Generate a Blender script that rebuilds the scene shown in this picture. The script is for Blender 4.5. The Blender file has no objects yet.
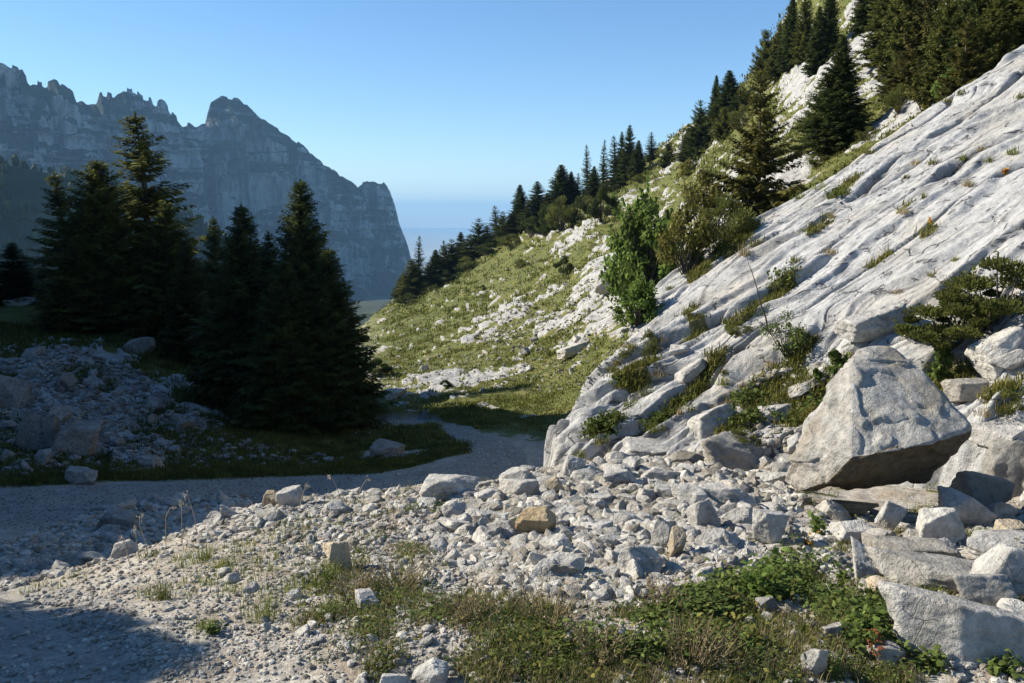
import bpy, bmesh, math, random
import numpy as np
from mathutils import Vector, Matrix, Euler
from mathutils.bvhtree import BVHTree

scene = bpy.context.scene
C = scene.collection
RNG = np.random.default_rng(7)
random.seed(7)

# ------------------------------------------------------------------ camera geometry
F = 900.0
PITCH = math.atan(124.5 / F)
cp, sp = math.cos(PITCH), math.sin(PITCH)

def ray(px, py):
    xc, yc = (px - 512) / F, (341.5 - py) / F
    return np.array([xc, cp + yc * sp, -sp + yc * cp])

def ae(px, py):
    r = ray(px, py)
    return r[0] / r[1], r[2] / r[1]

def at(px, py, d):
    r = ray(px, py)
    return r / r[1] * d

def to_pix(V):
    V = np.asarray(V)
    yf = V[..., 1] * cp - V[..., 2] * sp
    yu = V[..., 1] * sp + V[..., 2] * cp
    yf = np.maximum(yf, 1e-3)
    return 512 + F * V[..., 0] / yf, 341.5 - F * yu / yf

# sun: from the left, a little ahead of the camera
SUN_EL, SUN_AHEAD = math.radians(33), math.radians(12)
SUN = np.array([-math.cos(SUN_AHEAD) * math.cos(SUN_EL), math.sin(SUN_AHEAD) * math.cos(SUN_EL), math.sin(SUN_EL)])

# ------------------------------------------------------------------ noise
def _hash(ix, iy, iz, seed):
    n = (ix.astype(np.int64) * 374761393 + iy.astype(np.int64) * 668265263 + iz.astype(np.int64) * 2147483647 + seed * 974634777) & 0xFFFFFFFF
    n = ((n ^ (n >> 13)) * 1274126177) & 0xFFFFFFFF
    n = ((n ^ (n >> 15)) * 2246822519) & 0xFFFFFFFF
    return ((n ^ (n >> 16)) & 0xFFFF) / 65535.0

def vnoise(P, seed=0):
    P = np.asarray(P, float)
    i = np.floor(P); f = P - i
    u = f * f * f * (f * (f * 6 - 15) + 10)
    x, y, z = i[..., 0], i[..., 1], i[..., 2]
    ux, uy, uz = u[..., 0], u[..., 1], u[..., 2]
    def h(a, b, c): return _hash(x + a, y + b, z + c, seed)
    x00 = h(0,0,0) * (1-ux) + h(1,0,0) * ux
    x10 = h(0,1,0) * (1-ux) + h(1,1,0) * ux
    x01 = h(0,0,1) * (1-ux) + h(1,0,1) * ux
    x11 = h(0,1,1) * (1-ux) + h(1,1,1) * ux
    return ((x00 * (1-uy) + x10 * uy) * (1-uz) + (x01 * (1-uy) + x11 * uy) * uz) * 2 - 1

def fbm(P, octv=4, seed=0, gain=.5):
    P = np.asarray(P, float); s = 0; a = 1; t = 0
    for o in range(octv):
        s = s + a * vnoise(P * (2.03 ** o) + o * 17.3, seed + o); t += a; a *= gain
    return s / t

def ridged(P, octv=4, seed=0):
    P = np.asarray(P, float); s = 0; a = 1; t = 0
    for o in range(octv):
        s = s + a * (1 - np.abs(vnoise(P * (2.07 ** o) + o * 9.1, seed + o)) * 2); t += a; a *= .5
    return s / t

def st3(x, y, z=None):
    return np.stack([x, y, np.zeros_like(x) if z is None else z], -1)

def sstep(a, b, x):
    t = np.clip((x - a) / (b - a), 0, 1); return t * t * (3 - 2 * t)

def inpoly(px, py, poly):
    px = np.asarray(px, float); py = np.asarray(py, float)
    r = np.zeros(px.shape, bool); n = len(poly)
    for i in range(n):
        x1, y1 = poly[i]; x2, y2 = poly[(i + 1) % n]
        c = ((y1 > py) != (y2 > py)) & (px < (x2 - x1) * (py - y1) / ((y2 - y1) + 1e-12) + x1)
        r ^= c
    return r

# ------------------------------------------------------------------ mesh helpers
def mk(name, V, faces, mat=None, smooth=True, attr=None, parent=None, link=True):
    """faces: one (n,k) array or a list of such arrays"""
    if not isinstance(faces, list): faces = [faces]
    faces = [np.asarray(f, np.int32) for f in faces if len(f)]
    V = np.asarray(V, np.float32)
    me = bpy.data.meshes.new(name)
    me.vertices.add(len(V)); me.vertices.foreach_set('co', V.ravel())
    lv = np.concatenate([f.ravel() for f in faces])
    tot = np.concatenate([np.full(len(f), f.shape[1], np.int32) for f in faces])
    me.loops.add(len(lv)); me.loops.foreach_set('vertex_index', lv)
    me.polygons.add(len(tot))
    me.polygons.foreach_set('loop_start', np.concatenate([[0], np.cumsum(tot)[:-1]]).astype(np.int32))
    me.polygons.foreach_set('use_smooth', np.full(len(tot), smooth))
    for k, v in (attr or {}).items():
        v = np.asarray(v, np.float32)
        if v.ndim == 1:
            at_ = me.attributes.new(k, 'FLOAT', 'POINT'); at_.data.foreach_set('value', v)
        else:
            at_ = me.attributes.new(k, 'FLOAT_COLOR', 'POINT')
            c = np.ones((len(v), 4), np.float32); c[:, :v.shape[1]] = v
            at_.data.foreach_set('color', c.ravel())
    me.update(calc_edges=True)
    if mat: me.materials.append(mat)
    if not link: return me
    o = bpy.data.objects.new(name, me); C.objects.link(o)
    if parent: o.parent = parent
    return o

def grid_faces(nr, nc):
    i = np.arange(nr - 1)[:, None] * nc + np.arange(nc - 1)[None, :]
    i = i.ravel()
    return np.stack([i, i + 1, i + nc + 1, i + nc], 1)

def tag(o, label=None, cat=None, group=None, kind=None):
    if label: o['label'] = label
    if cat: o['category'] = cat
    if group: o['group'] = group
    if kind: o['kind'] = kind
    return o

def empty(name, loc):
    o = bpy.data.objects.new(name, None); C.objects.link(o); o.location = loc; o.empty_display_size = .2
    return o

def copy_tree(o):
    c = o.copy(); C.objects.link(c)
    for ch in o.children:
        k = ch.copy(); C.objects.link(k); k.parent = c
    return c

class Cloud:
    """collects pieces of one mesh"""
    def __init__(s): s.V = []; s.F = {}; s.T = []; s.n = 0
    def add(s, V, Fc, tint=1.0):
        V = np.asarray(V, float).reshape(-1, 3); Fc = np.asarray(Fc, np.int64)
        s.V.append(V); s.F.setdefault(Fc.shape[1], []).append(Fc + s.n)
        s.T.append(np.broadcast_to(np.asarray(tint, float), (len(V),)).copy()); s.n += len(V)
    def build(s, name, mat, parent=None, smooth=True, link=True):
        return mk(name, np.concatenate(s.V), [np.concatenate(f) for f in s.F.values()], mat, smooth, {'tint': np.concatenate(s.T)}, parent, link)

def tube(points, radii, sides=7):
    P = np.asarray(points, float); n = len(P)
    V = []
    for i in range(n):
        t = P[min(i + 1, n - 1)] - P[max(i - 1, 0)]; t /= np.linalg.norm(t) + 1e-9
        u = np.cross(t, [0.3, 1, .1]); u /= np.linalg.norm(u) + 1e-9; v = np.cross(t, u)
        an = np.linspace(0, 2 * math.pi, sides, endpoint=False)
        V.append(P[i] + radii[i] * (np.cos(an)[:, None] * u + np.sin(an)[:, None] * v))
    V = np.concatenate(V); Fc = []
    for i in range(n - 1):
        for k in range(sides):
            Fc.append((i * sides + k, i * sides + (k + 1) % sides, (i + 1) * sides + (k + 1) % sides, (i + 1) * sides + k))
    return V, np.array(Fc)

_ico = {}
def ico(s):
    if s not in _ico:
        bm = bmesh.new(); bmesh.ops.create_icosphere(bm, subdivisions=s, radius=1)
        bm.verts.ensure_lookup_table()
        V = np.array([v.co[:] for v in bm.verts]); V /= np.linalg.norm(V, axis=1)[:, None]
        Fc = np.array([[v.index for v in f.verts] for f in bm.faces]); bm.free(); _ico[s] = (V, Fc)
    return _ico[s]

def rock_shape(seed, sub=3, k=11, sharp=16, rough=.05, aspect=(1, .8, .65)):
    """an angular block: soft intersection of random half-spaces plus weathering; unit size (longest half extent 1)"""
    g = np.random.default_rng(seed)
    D, Fc = ico(sub)
    N = g.normal(size=(k, 3)); N /= np.linalg.norm(N, axis=1)[:, None]
    N = np.concatenate([N, [[0, 0, 1], [0, 0, -1], [1, 0, 0], [-1, 0, 0], [0, 1, 0], [0, -1, 0]] + g.normal(size=(6, 3)) * .25])
    N /= np.linalg.norm(N, axis=1)[:, None]
    o = g.uniform(.62, 1.0, len(N))
    q = np.maximum(D @ N.T, 0) / o
    r = (q ** sharp).sum(1) ** (-1 / sharp)
    V = D * r[:, None]
    V = V * (1 + rough * fbm(V * 2.3 + seed, 3, seed)[:, None] + rough * .6 * fbm(V * 7 + seed, 2, seed + 5)[:, None])
    V = V * np.array(aspect)
    lo, hi = V.min(0), V.max(0)
    V = (V - (lo + hi) / 2) / ((hi - lo).max() / 2)
    return V, Fc

def rot_rand(n, g, tilt=1.0):
    """n random rotation matrices, yaw free, tilt limited"""
    yaw = g.uniform(0, 2 * math.pi, n); a = g.normal(0, .5 * tilt, n); b = g.normal(0, .5 * tilt, n)
    cy, sy, ca, sa, cb, sb = np.cos(yaw), np.sin(yaw), np.cos(a), np.sin(a), np.cos(b), np.sin(b)
    Z = np.zeros(n); O = np.ones(n)
    Rz = np.stack([cy, -sy, Z, sy, cy, Z, Z, Z, O], 1).reshape(n, 3, 3)
    Rx = np.stack([O, Z, Z, Z, ca, -sa, Z, sa, ca], 1).reshape(n, 3, 3)
    Ry = np.stack([cb, Z, sb, Z, O, Z, -sb, Z, cb], 1).reshape(n, 3, 3)
    return Rz @ Rx @ Ry

def stones_cloud(name, P, S, mat, sub=1, seed=0, nvar=8, label=None, tint=None):
    g = np.random.default_rng(seed); cl = Cloud(); P = np.asarray(P); S = np.asarray(S)
    which = g.integers(0, nvar, len(P)); T = g.uniform(.5, 1.2, len(P)) if tint is None else tint
    for v in range(nvar):
        idx = np.where(which == v)[0]
        if not len(idx): continue
        V, Fc = rock_shape(seed * 100 + v, sub, k=7, sharp=14, rough=.06, aspect=(1, g.uniform(.65, .95), g.uniform(.38, .7)))
        R = rot_rand(len(idx), g, .7)
        W = np.einsum('nij,vj->nvi', R, V) * S[idx][:, None, None] + P[idx][:, None, :]
        m = len(V)
        FF = (Fc[None] + (np.arange(len(idx)) * m)[:, None, None]).reshape(-1, 3)
        cl.add(W.reshape(-1, 3), FF, np.repeat(T[idx], m))
    o = cl.build(name, mat, smooth=False)
    return tag(o, label, None, None, 'stuff')

def blades(P, g, per=8, length=.12, width=.004, spread=.03, lean=.5, tint=(.7, 1.3), V0=None):
    """curved grass blades at points P (n,3) -> V, F, T"""
    n = len(P) * per
    B = np.repeat(P, per, 0) + np.stack([g.normal(0, 1, n), g.normal(0, 1, n), np.zeros(n)], 1) * np.repeat(np.broadcast_to(spread, len(P)), per)[:, None]
    az = g.uniform(0, 2 * math.pi, n); L = np.repeat(np.broadcast_to(length, len(P)), per) * g.uniform(.5, 1.2, n)
    le = np.abs(g.normal(0, lean, n)) + .1
    dirh = np.stack([np.cos(az), np.sin(az), np.zeros(n)], 1)
    side = np.stack([-np.sin(az), np.cos(az), np.zeros(n)], 1)
    mid = B + dirh * (L * .45 * np.sin(le * .6))[:, None] + np.array([0, 0, 1]) * (L * .5 * np.cos(le * .6))[:, None]
    tip = mid + dirh * (L * .5 * np.sin(le * 1.5))[:, None] + np.array([0, 0, 1]) * (L * .5 * np.cos(le * 1.5))[:, None]
    w = np.repeat(np.broadcast_to(width, len(P)), per)[:, None]
    V = np.stack([B - side * w, B + side * w, mid - side * w * .8, mid + side * w * .8, tip], 1)
    f = np.array([[0, 1, 3], [0, 3, 2], [2, 3, 4]])
    Fc = (f[None] + (np.arange(n) * 5)[:, None, None]).reshape(-1, 3)
    T = np.repeat(np.repeat(g.uniform(tint[0], tint[1], len(P)), per) * g.uniform(.8, 1.2, n), 5)
    return V.reshape(-1, 3), Fc, T

def leaves(Cn, D, Nn, L, W, g=None, tint=1.0):
    """oval leaves: centres, directions, normals, lengths, widths"""
    n = len(Cn); D = D / (np.linalg.norm(D, axis=1)[:, None] + 1e-9)
    S = np.cross(D, Nn); S /= (np.linalg.norm(S, axis=1)[:, None] + 1e-9); U = np.cross(S, D)
    L = np.broadcast_to(L, n)[:, None]; W = np.broadcast_to(W, n)[:, None]
    V = np.stack([Cn - D * L * .5, Cn - D * L * .18 + S * W * .5 + U * W * .15, Cn - D * L * .18 - S * W * .5 + U * W * .15,
                  Cn + D * L * .2 + S * W * .42 + U * W * .12, Cn + D * L * .2 - S * W * .42 + U * W * .12, Cn + D * L * .5 - U * W * .1], 1)
    f = np.array([[0, 1, 2], [1, 3, 4], [1, 4, 2], [3, 5, 4]])
    Fc = (f[None] + (np.arange(n) * 6)[:, None, None]).reshape(-1, 3)
    return V.reshape(-1, 3), Fc, np.repeat(np.broadcast_to(tint, n), 6)

# ------------------------------------------------------------------ materials
def new_mat(name):
    m = bpy.data.materials.new(name); m.use_nodes = True
    nt = m.node_tree; nt.nodes.clear()
    out = nt.nodes.new('ShaderNodeOutputMaterial')
    b = nt.nodes.new('ShaderNodeBsdfPrincipled'); b.inputs['Roughness'].default_value = .85
    b.inputs['Specular IOR Level'].default_value = .25
    nt.links.new(b.outputs[0], out.inputs[0])
    return m, nt, b, out

def N(nt, t, **kw):
    n = nt.nodes.new(t)
    for k, v in kw.items(): setattr(n, k, v)
    return n

def noise(nt, vec, scale, detail=5, rough=.55, dist=0):
    n = N(nt, 'ShaderNodeTexNoise'); n.inputs['Scale'].default_value = scale; n.inputs['Detail'].default_value = detail
    n.inputs['Roughness'].default_value = rough; n.inputs['Distortion'].default_value = dist
    nt.links.new(vec, n.inputs['Vector']); return n.outputs['Fac']

def ramp(nt, fac, stops):
    r = N(nt, 'ShaderNodeValToRGB'); e = r.color_ramp.elements
    while len(e) < len(stops): e.new(.5)
    for i, (p, c) in enumerate(stops):
        e[i].position = p; e[i].color = (*c, 1) if len(c) == 3 else c
    nt.links.new(fac, r.inputs[0]); return r.outputs[0]

def mixc(nt, fac, a, b, mode='MIX'):
    m = N(nt, 'ShaderNodeMix', data_type='RGBA', blend_type=mode)
    for s, v in ((m.inputs[0], fac), (m.inputs[6], a), (m.inputs[7], b)):
        if isinstance(v, (int, float)): s.default_value = v
        elif isinstance(v, tuple): s.default_value = (*v, 1)
        else: nt.links.new(v, s)
    return m.outputs[2]

def math_(nt, op, a, b=0.0):
    m = N(nt, 'ShaderNodeMath', operation=op)
    for s, v in zip(m.inputs, (a, b)):
        if isinstance(v, (int, float)): s.default_value = v
        else: nt.links.new(v, s)
    return m.outputs[0]

def bump(nt, b, h, strength=.5, dist=.05):
    n = N(nt, 'ShaderNodeBump'); n.inputs['Strength'].default_value = strength; n.inputs['Distance'].default_value = dist
    nt.links.new(h, n.inputs['Height']); nt.links.new(n.outputs[0], b.inputs['Normal'])

def attr(nt, name, out='Fac'):
    a = N(nt, 'ShaderNodeAttribute'); a.attribute_name = name; return a.outputs[out]

def wpos(nt, scale=(1, 1, 1), rot=(0, 0, 0)):
    g = N(nt, 'ShaderNodeNewGeometry'); m = N(nt, 'ShaderNodeMapping')
    m.inputs['Scale'].default_value = scale; m.inputs['Rotation'].default_value = rot
    nt.links.new(g.outputs['Position'], m.inputs[0]); return m.outputs[0]

def opos(nt):
    t = N(nt, 'ShaderNodeTexCoord'); return t.outputs['Object']

def rock_mat(name, lo, hi, stain, scale=1.0, tinted=False, stain_at=.62, soil_and_shade=False):
    m, nt, b, _ = new_mat(name)
    p = wpos(nt)
    big = noise(nt, p, 1.6 * scale, 4); fine = noise(nt, p, 14 * scale, 6, .65); grit = noise(nt, p, 60 * scale, 4, .7)
    c = ramp(nt, fine, [(.3, lo), (.66, hi)])
    s = ramp(nt, big, [(stain_at - .06, (0, 0, 0)), (stain_at + .1, (1, 1, 1))])
    s2 = mixc(nt, fine, (0, 0, 0), s)
    c = mixc(nt, s2, c, stain)
    patch = noise(nt, p, 5 * scale, 4, .6)
    c = mixc(nt, .9, c, ramp(nt, patch, [(.3, (.66, .655, .65)), (.5, (.95, .95, .95)), (.68, (1.1, 1.09, 1.06))]), 'MULTIPLY')
    wob = N(nt, 'ShaderNodeTexNoise'); wob.inputs['Scale'].default_value = 4 * scale; nt.links.new(p, wob.inputs['Vector'])
    dv = N(nt, 'ShaderNodeVectorMath', operation='MULTIPLY_ADD'); nt.links.new(wob.outputs['Color'], dv.inputs[0]); dv.inputs[1].default_value = (.35 / scale,) * 3; nt.links.new(p, dv.inputs[2])
    vo = N(nt, 'ShaderNodeTexVoronoi', feature='DISTANCE_TO_EDGE'); vo.inputs['Scale'].default_value = 3.2 * scale; nt.links.new(dv.outputs[0], vo.inputs['Vector'])
    ck = math_(nt, 'ADD', vo.outputs['Distance'], math_(nt, 'MULTIPLY', math_(nt, 'MAXIMUM', math_(nt, 'SUBTRACT', patch, .46), 0.0), 1.2))
    crack = ramp(nt, ck, [(0, (0, 0, 0)), (.014, (1, 1, 1))])
    c = mixc(nt, math_(nt, 'MULTIPLY', math_(nt, 'SUBTRACT', 1.0, crack), .13), c, (.07, .065, .055))
    pit = ramp(nt, grit, [(.28, (.62, .62, .62)), (.45, (1, 1, 1))])
    c = mixc(nt, .8, c, pit, 'MULTIPLY')
    if tinted:
        tr = ramp(nt, math_(nt, 'MULTIPLY', attr(nt, 'tint'), .8), [(.35, (.42, .38, .32)), (.55, (.74, .71, .66)), (.75, (.92, .92, .91)), (.95, (1.16, 1.15, 1.12))])
        c = mixc(nt, 1.0, c, tr, 'MULTIPLY')
    else:
        oi = N(nt, 'ShaderNodeObjectInfo')
        v = ramp(nt, oi.outputs['Random'], [(0, (.66, .63, .58)), (.3, (.9, .9, .9)), (.6, (1, .99, .97)), (1, (1.14, 1.12, 1.08))])
        c = mixc(nt, 1.0, c, v, 'MULTIPLY')
    if soil_and_shade:
        c = mixc(nt, ramp(nt, math_(nt, 'ADD', attr(nt, 'soil_and_shade'), math_(nt, 'MULTIPLY', math_(nt, 'SUBTRACT', patch, .5), 1.4)), [(.35, (0, 0, 0)), (.75, (1, 1, 1))]), c, ramp(nt, fine, [(.3, (.06, .048, .032)), (.7, (.17, .135, .085))]))  # brown stain and painted overhang shade, by the point attribute
    nt.links.new(c, b.inputs['Base Color'])
    h = math_(nt, 'ADD', math_(nt, 'MULTIPLY', fine, 1.2), math_(nt, 'MULTIPLY', grit, .5)); h = math_(nt, 'ADD', h, math_(nt, 'MULTIPLY', crack, .22)); h = math_(nt, 'ADD', h, patch)
    bump(nt, b, h, .85, .04 / scale)
    b.inputs['Roughness'].default_value = .92
    return m

def leaf_mat(name, dark, light, trans=.25, scale=6.0):
    m, nt, b, out = new_mat(name)
    p = wpos(nt)
    n = noise(nt, p, scale, 3)
    c = ramp(nt, n, [(.3, dark), (.7, light)])
    tv = N(nt, 'ShaderNodeCombineColor'); t = attr(nt, 'tint')
    for i in range(3): nt.links.new(t, tv.inputs[i])
    c = mixc(nt, 1.0, c, tv.outputs[0], 'MULTIPLY')
    nt.links.new(c, b.inputs['Base Color']); b.inputs['Roughness'].default_value = .7
    b.inputs['Specular IOR Level'].default_value = .12
    if trans:
        tr = N(nt, 'ShaderNodeBsdfTranslucent'); nt.links.new(c, tr.inputs[0])
        mx = N(nt, 'ShaderNodeMixShader'); mx.inputs[0].default_value = trans
        nt.links.new(b.outputs[0], mx.inputs[1]); nt.links.new(tr.outputs[0], mx.inputs[2]); nt.links.new(mx.outputs[0], out.inputs[0])
    return m

LIME_LO, LIME_HI = (.29, .283, .262), (.57, .553, .515)
M = {}
M['stone'] = rock_mat('limestone', LIME_LO, LIME_HI, (.36, .31, .23), 1.0)
M['stone_far'] = rock_mat('limestone_far', (.20, .20, .19), (.42, .41, .385), (.26, .24, .18), .35, tinted=True)
M['rubble'] = rock_mat('limestone_rubble', (.34, .322, .29), (.60, .58, .53), (.44, .35, .24), 1.0, tinted=True)
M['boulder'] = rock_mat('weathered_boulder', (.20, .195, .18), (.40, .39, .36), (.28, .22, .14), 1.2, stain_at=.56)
M['great'] = rock_mat('great_boulder', (.25, .24, .22), (.48, .465, .43), (.28, .22, .14), 1.2, stain_at=.56, soil_and_shade=True)
M['scree'] = rock_mat('shade_dark_scree', (.18, .18, .172), (.40, .395, .38), (.15, .13, .09), .5, tinted=True)  # valley shade put into the stone's darker grey
M['shade_stone'] = rock_mat('shade_dark_stone', (.18, .18, .17), (.38, .37, .355), (.17, .14, .09), 1.0)  # darker copy of the limestone, valley shade put into its colour
M['yellow'] = rock_mat('ochre_stone', (.42, .30, .16), (.60, .47, .29), (.5, .4, .26), 1.0)
M['tan'] = rock_mat('tan_stone', (.36, .30, .21), (.52, .45, .34), (.42, .33, .2), 1.0)
M['needles'] = leaf_mat('spruce_needles', (.04, .058, .016), (.095, .118, .032), .4, 1.2)
M['needles_olive'] = leaf_mat('olive_needles', (.065, .08, .018), (.16, .165, .04), .4, 1.2)
M['needles_warm'] = leaf_mat('yellowing_needles', (.08, .08, .02), (.17, .15, .04), .25, 1.2)
M['broadleaf'] = leaf_mat('green_leaves', (.08, .13, .025), (.19, .26, .06), .5, 2.2)
M['yellowleaf'] = leaf_mat('yellowing_leaves', (.11, .11, .025), (.20, .18, .045), .35, 3)
M['herb'] = leaf_mat('herb_leaves', (.05, .085, .018), (.14, .17, .04), .3, 9)
M['grass'] = leaf_mat('green_grass', (.08, .11, .02), (.20, .21, .05), .35, 5)
M['drygrass'] = leaf_mat('dry_grass', (.22, .17, .09), (.44, .36, .20), .3, 7)
M['hillgrass'] = leaf_mat('slope_grass', (.085, .096, .016), (.185, .168, .042), .25, .35)
M['orangeleaf'] = leaf_mat('orange_leaves', (.35, .17, .03), (.5, .27, .06), .25, 9)
M['redleaf'] = leaf_mat('rusty_leaves', (.12, .035, .015), (.2, .07, .03), .2, 9)
def bark_mat():
    m, nt, b, _ = new_mat('bark'); p = wpos(nt, (1, 1, .25))
    n = noise(nt, p, 14, 5); nt.links.new(ramp(nt, n, [(.3, (.035, .028, .022)), (.7, (.13, .105, .085))]), b.inputs['Base Color']); bump(nt, b, n, .6, .03)
    return m
M['bark'] = bark_mat()
def plain_mat(name, c1, c2, s=5):
    m, nt, b, _ = new_mat(name); n = noise(nt, wpos(nt), s, 4); nt.links.new(ramp(nt, n, [(.3, c1), (.7, c2)]), b.inputs['Base Color']); return m
M['straw'] = leaf_mat('bleached_straw', (.34, .30, .22), (.5, .45, .35), .25, 7)
M['deadwood'] = plain_mat('bleached_deadwood', (.22, .2, .18), (.42, .4, .37))
# ------------------------------------------------------------------ tunables
RIDGE_C = -4.7
HAZE_DENS, HAZE_COL, HAZE_TOP = 1.0e-4, (.34, .65, 1.0), 330.0
SKY_STR, SUN_STR, EXPO = .075, 5.0, 0.9
# ------------------------------------------------------------------ terrain
def pchip(x, Y, xi):
    """monotone cubic interpolation along axis 0"""
    x = np.asarray(x, float); Y = np.asarray(Y, float); xi = np.asarray(xi, float)
    sh = (-1,) + (1,) * (Y.ndim - 1)
    h = np.diff(x); dl = np.diff(Y, axis=0) / h.reshape(sh)
    m = np.zeros_like(Y); m[0] = dl[0]; m[-1] = dl[-1]
    w1 = (2 * h[1:] + h[:-1]).reshape(sh); w2 = (h[1:] + 2 * h[:-1]).reshape(sh)
    same = dl[:-1] * dl[1:] > 0
    with np.errstate(divide='ignore', invalid='ignore'):
        hm = (w1 + w2) / (w1 / dl[:-1] + w2 / dl[1:])
    m[1:-1] = np.where(same, hm, 0)
    k = np.clip(np.searchsorted(x, xi, 'right') - 1, 0, len(x) - 2)
    t = ((xi - x[k]) / h[k]).reshape(sh); hk = h[k].reshape(sh)
    return ((1 + 2*t) * (1-t)**2) * Y[k] + t*(1-t)**2 * hk * m[k] + t*t*(3-2*t) * Y[k+1] + t*t*(t-1) * hk * m[k+1]

def P(d, py): return ('p', d, py)
def Z(d, z): return ('z', d, z)
def net_point(px, s):
    k, d, v = s
    if k == 'z':
        yc = math.tan(math.atan(v / d) + PITCH); py = 341.5 - F * yc
    else: py = v
    a, e = ae(px, py)
    return (a, math.log(d), e)

def plane(px_a, d): return -7.04 + .6 * px_a * d + .032 * d

NEAR = [Z(.9, -1.66), Z(2.4, -1.69)]
cols = {
 -1500: NEAR + [Z(4.2,-1.9), Z(6.2,-2.3), Z(9,-3.2), Z(15,-5), Z(18,-5.2), Z(22,-5), Z(30,-5), Z(40,-5), Z(50,-6), Z(65,-9), Z(100,-25), Z(160,-50)],
 -600:  NEAR + [Z(4.2,-1.9), Z(6.2,-2.4), Z(9,-3.4), Z(15,-5.2), Z(17.7,-5.5), Z(22,-5.2), Z(30,-5), Z(40,-4.5), Z(50,-5.5), Z(65,-9), Z(100,-25), Z(160,-50)],
 0:     [Z(.9,-1.66), Z(2.4,-1.70), Z(4.2,-1.96), P(6.2,584), Z(9,-3.5), P(15.5,522), P(18.2,490), P(22,455), P(30,385), P(40,330), P(48,306), Z(62,-8), Z(95,-20), Z(160,-45)],
 150:   NEAR + [Z(4.2,-1.9), P(7,546), Z(10,-3.9), P(17,508), P(20,483), P(24,455), P(30,412), P(38,355), P(47,322), Z(60,-9), Z(95,-22), Z(160,-48)],
 290:   NEAR + [Z(4.2,-1.85), P(8,500), Z(11,-4.3), P(19,502), P(22.2,479), P(26,456), P(31,430), P(39,398), P(52,375), P(78,366), Z(105,-22), Z(160,-48)],
 360:   NEAR + [Z(4.2,-1.84), P(8.2,494), Z(11.5,-4.5), P(19.5,497), P(22.6,476), P(27,452), P(32,430), P(42,400), P(70,358), P(125,328), Z(150,-32), Z(220,-70)],
 400:   NEAR + [Z(4.2,-1.83), P(8.3,488), Z(12,-4.6), P(20,494), P(23,471), P(27,452), P(31.5,433), P(35.5,419), P(70,357), P(147,298), Z(175,-25), Z(240,-65)],
 480:   NEAR + [Z(4.2,-1.82), P(8.7,482), Z(12.5,-4.8), P(21,487), P(25,455), P(31,428), P(35,415), P(46,385), P(80,320), P(165,247), Z(195,-17), Z(260,-60)],
 540:   NEAR + [Z(4.2,-1.81), P(9,470), Z(13,-5), P(22,478), P(25.5,455), P(31,425), P(36,408), P(46,370), P(75,300), P(146,215), Z(175,-12), Z(240,-55)],
 600:   NEAR + [Z(4.2,-1.80), P(9.3,463), Z(13,-5), P(21,475), P(26,435), P(31,405), P(37,372), P(48,325), P(72,262), P(143,187), Z(170,-6), Z(240,-50)],
 660:   NEAR + [Z(4.2,-1.80), P(9.3,462), Z(13.5,-4.9), P(19,440), P(24,405), P(30,365), P(36,325), P(48,280), P(72,225), P(144,148), Z(170,0), Z(240,-40)],
 740:   NEAR + [Z(4.2,-1.80), Z(8.5,-2.5), Z(14,-4.2), P(20,350), P(25,285), P(30,245), P(36,215), P(48,182), P(70,145), P(112,87), Z(140,8), Z(220,-30)],
 840:   NEAR + [Z(4.2,-1.80), Z(8,-2.45), Z(14,-3.4), P(19,300), P(24,220), P(29,178), P(34,148), P(43,108), P(58,58), P(92,-70), Z(120,28), Z(200,-10)],
 940:   NEAR + [Z(4.2,-1.79), Z(8,-2.45), Z(13,-3.0), P(18,250), P(23,160), P(27,122), P(32,92), P(41,48), P(55,-15), P(82,-180), Z(110,42), Z(190,0)],
 1024:  NEAR + [Z(4.2,-1.78), Z(8,-2.4), Z(13,-2.4), P(18,190), P(22,115), P(26,75), P(31,42), P(39,0), P(51,-65), P(72,-260), Z(100,48), Z(180,10)],
 1300:  NEAR + [Z(4.2,-1.75), Z(8,-2.2), Z(13,0.5), P(17,60), P(21,-20), P(25,-60), P(30,-110), P(36,-160), P(46,-240), P(62,-400), Z(90,52), Z(170,15)],
 2200:  NEAR + [Z(4.2,-1.5), Z(8,2), Z(12,6), Z(15,10), Z(18,13), Z(22,17), Z(26,20), Z(32,25), Z(42,32), Z(55,40), Z(80,50), Z(150,15)],
}
cpx = np.array(sorted(cols), float)
NET = np.array([[net_point(px, s) for s in cols[int(px)]] for px in cpx])          # columns x stations x 3
xi = np.concatenate([np.linspace(-1500, -40, 60, endpoint=False), np.linspace(-40, 1064, 430, endpoint=False), np.linspace(1064, 2200, 45)])
G1 = pchip(cpx, NET, xi)                                                            # xi x stations x 3
seg_n = [16, 45, 55, 14, 14, 18, 26, 26, 30, 40, 55, 14, 6]
ti = np.concatenate([np.linspace(i, i + 1, n, endpoint=False) for i, n in enumerate(seg_n)] + [[13.0]])
G2 = pchip(np.arange(14.0), np.swapaxes(G1, 0, 1), ti)                              # stations x xi x 3
D_ = np.exp(G2[..., 1])
GV = np.stack([G2[..., 0] * D_, D_, G2[..., 2] * D_], -1)
nr, nc = GV.shape[:2]
gpx, gpy = to_pix(GV)
gt = np.broadcast_to(ti[:, None], (nr, nc)); gcol = np.broadcast_to(xi[None], (nr, nc))

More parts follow.
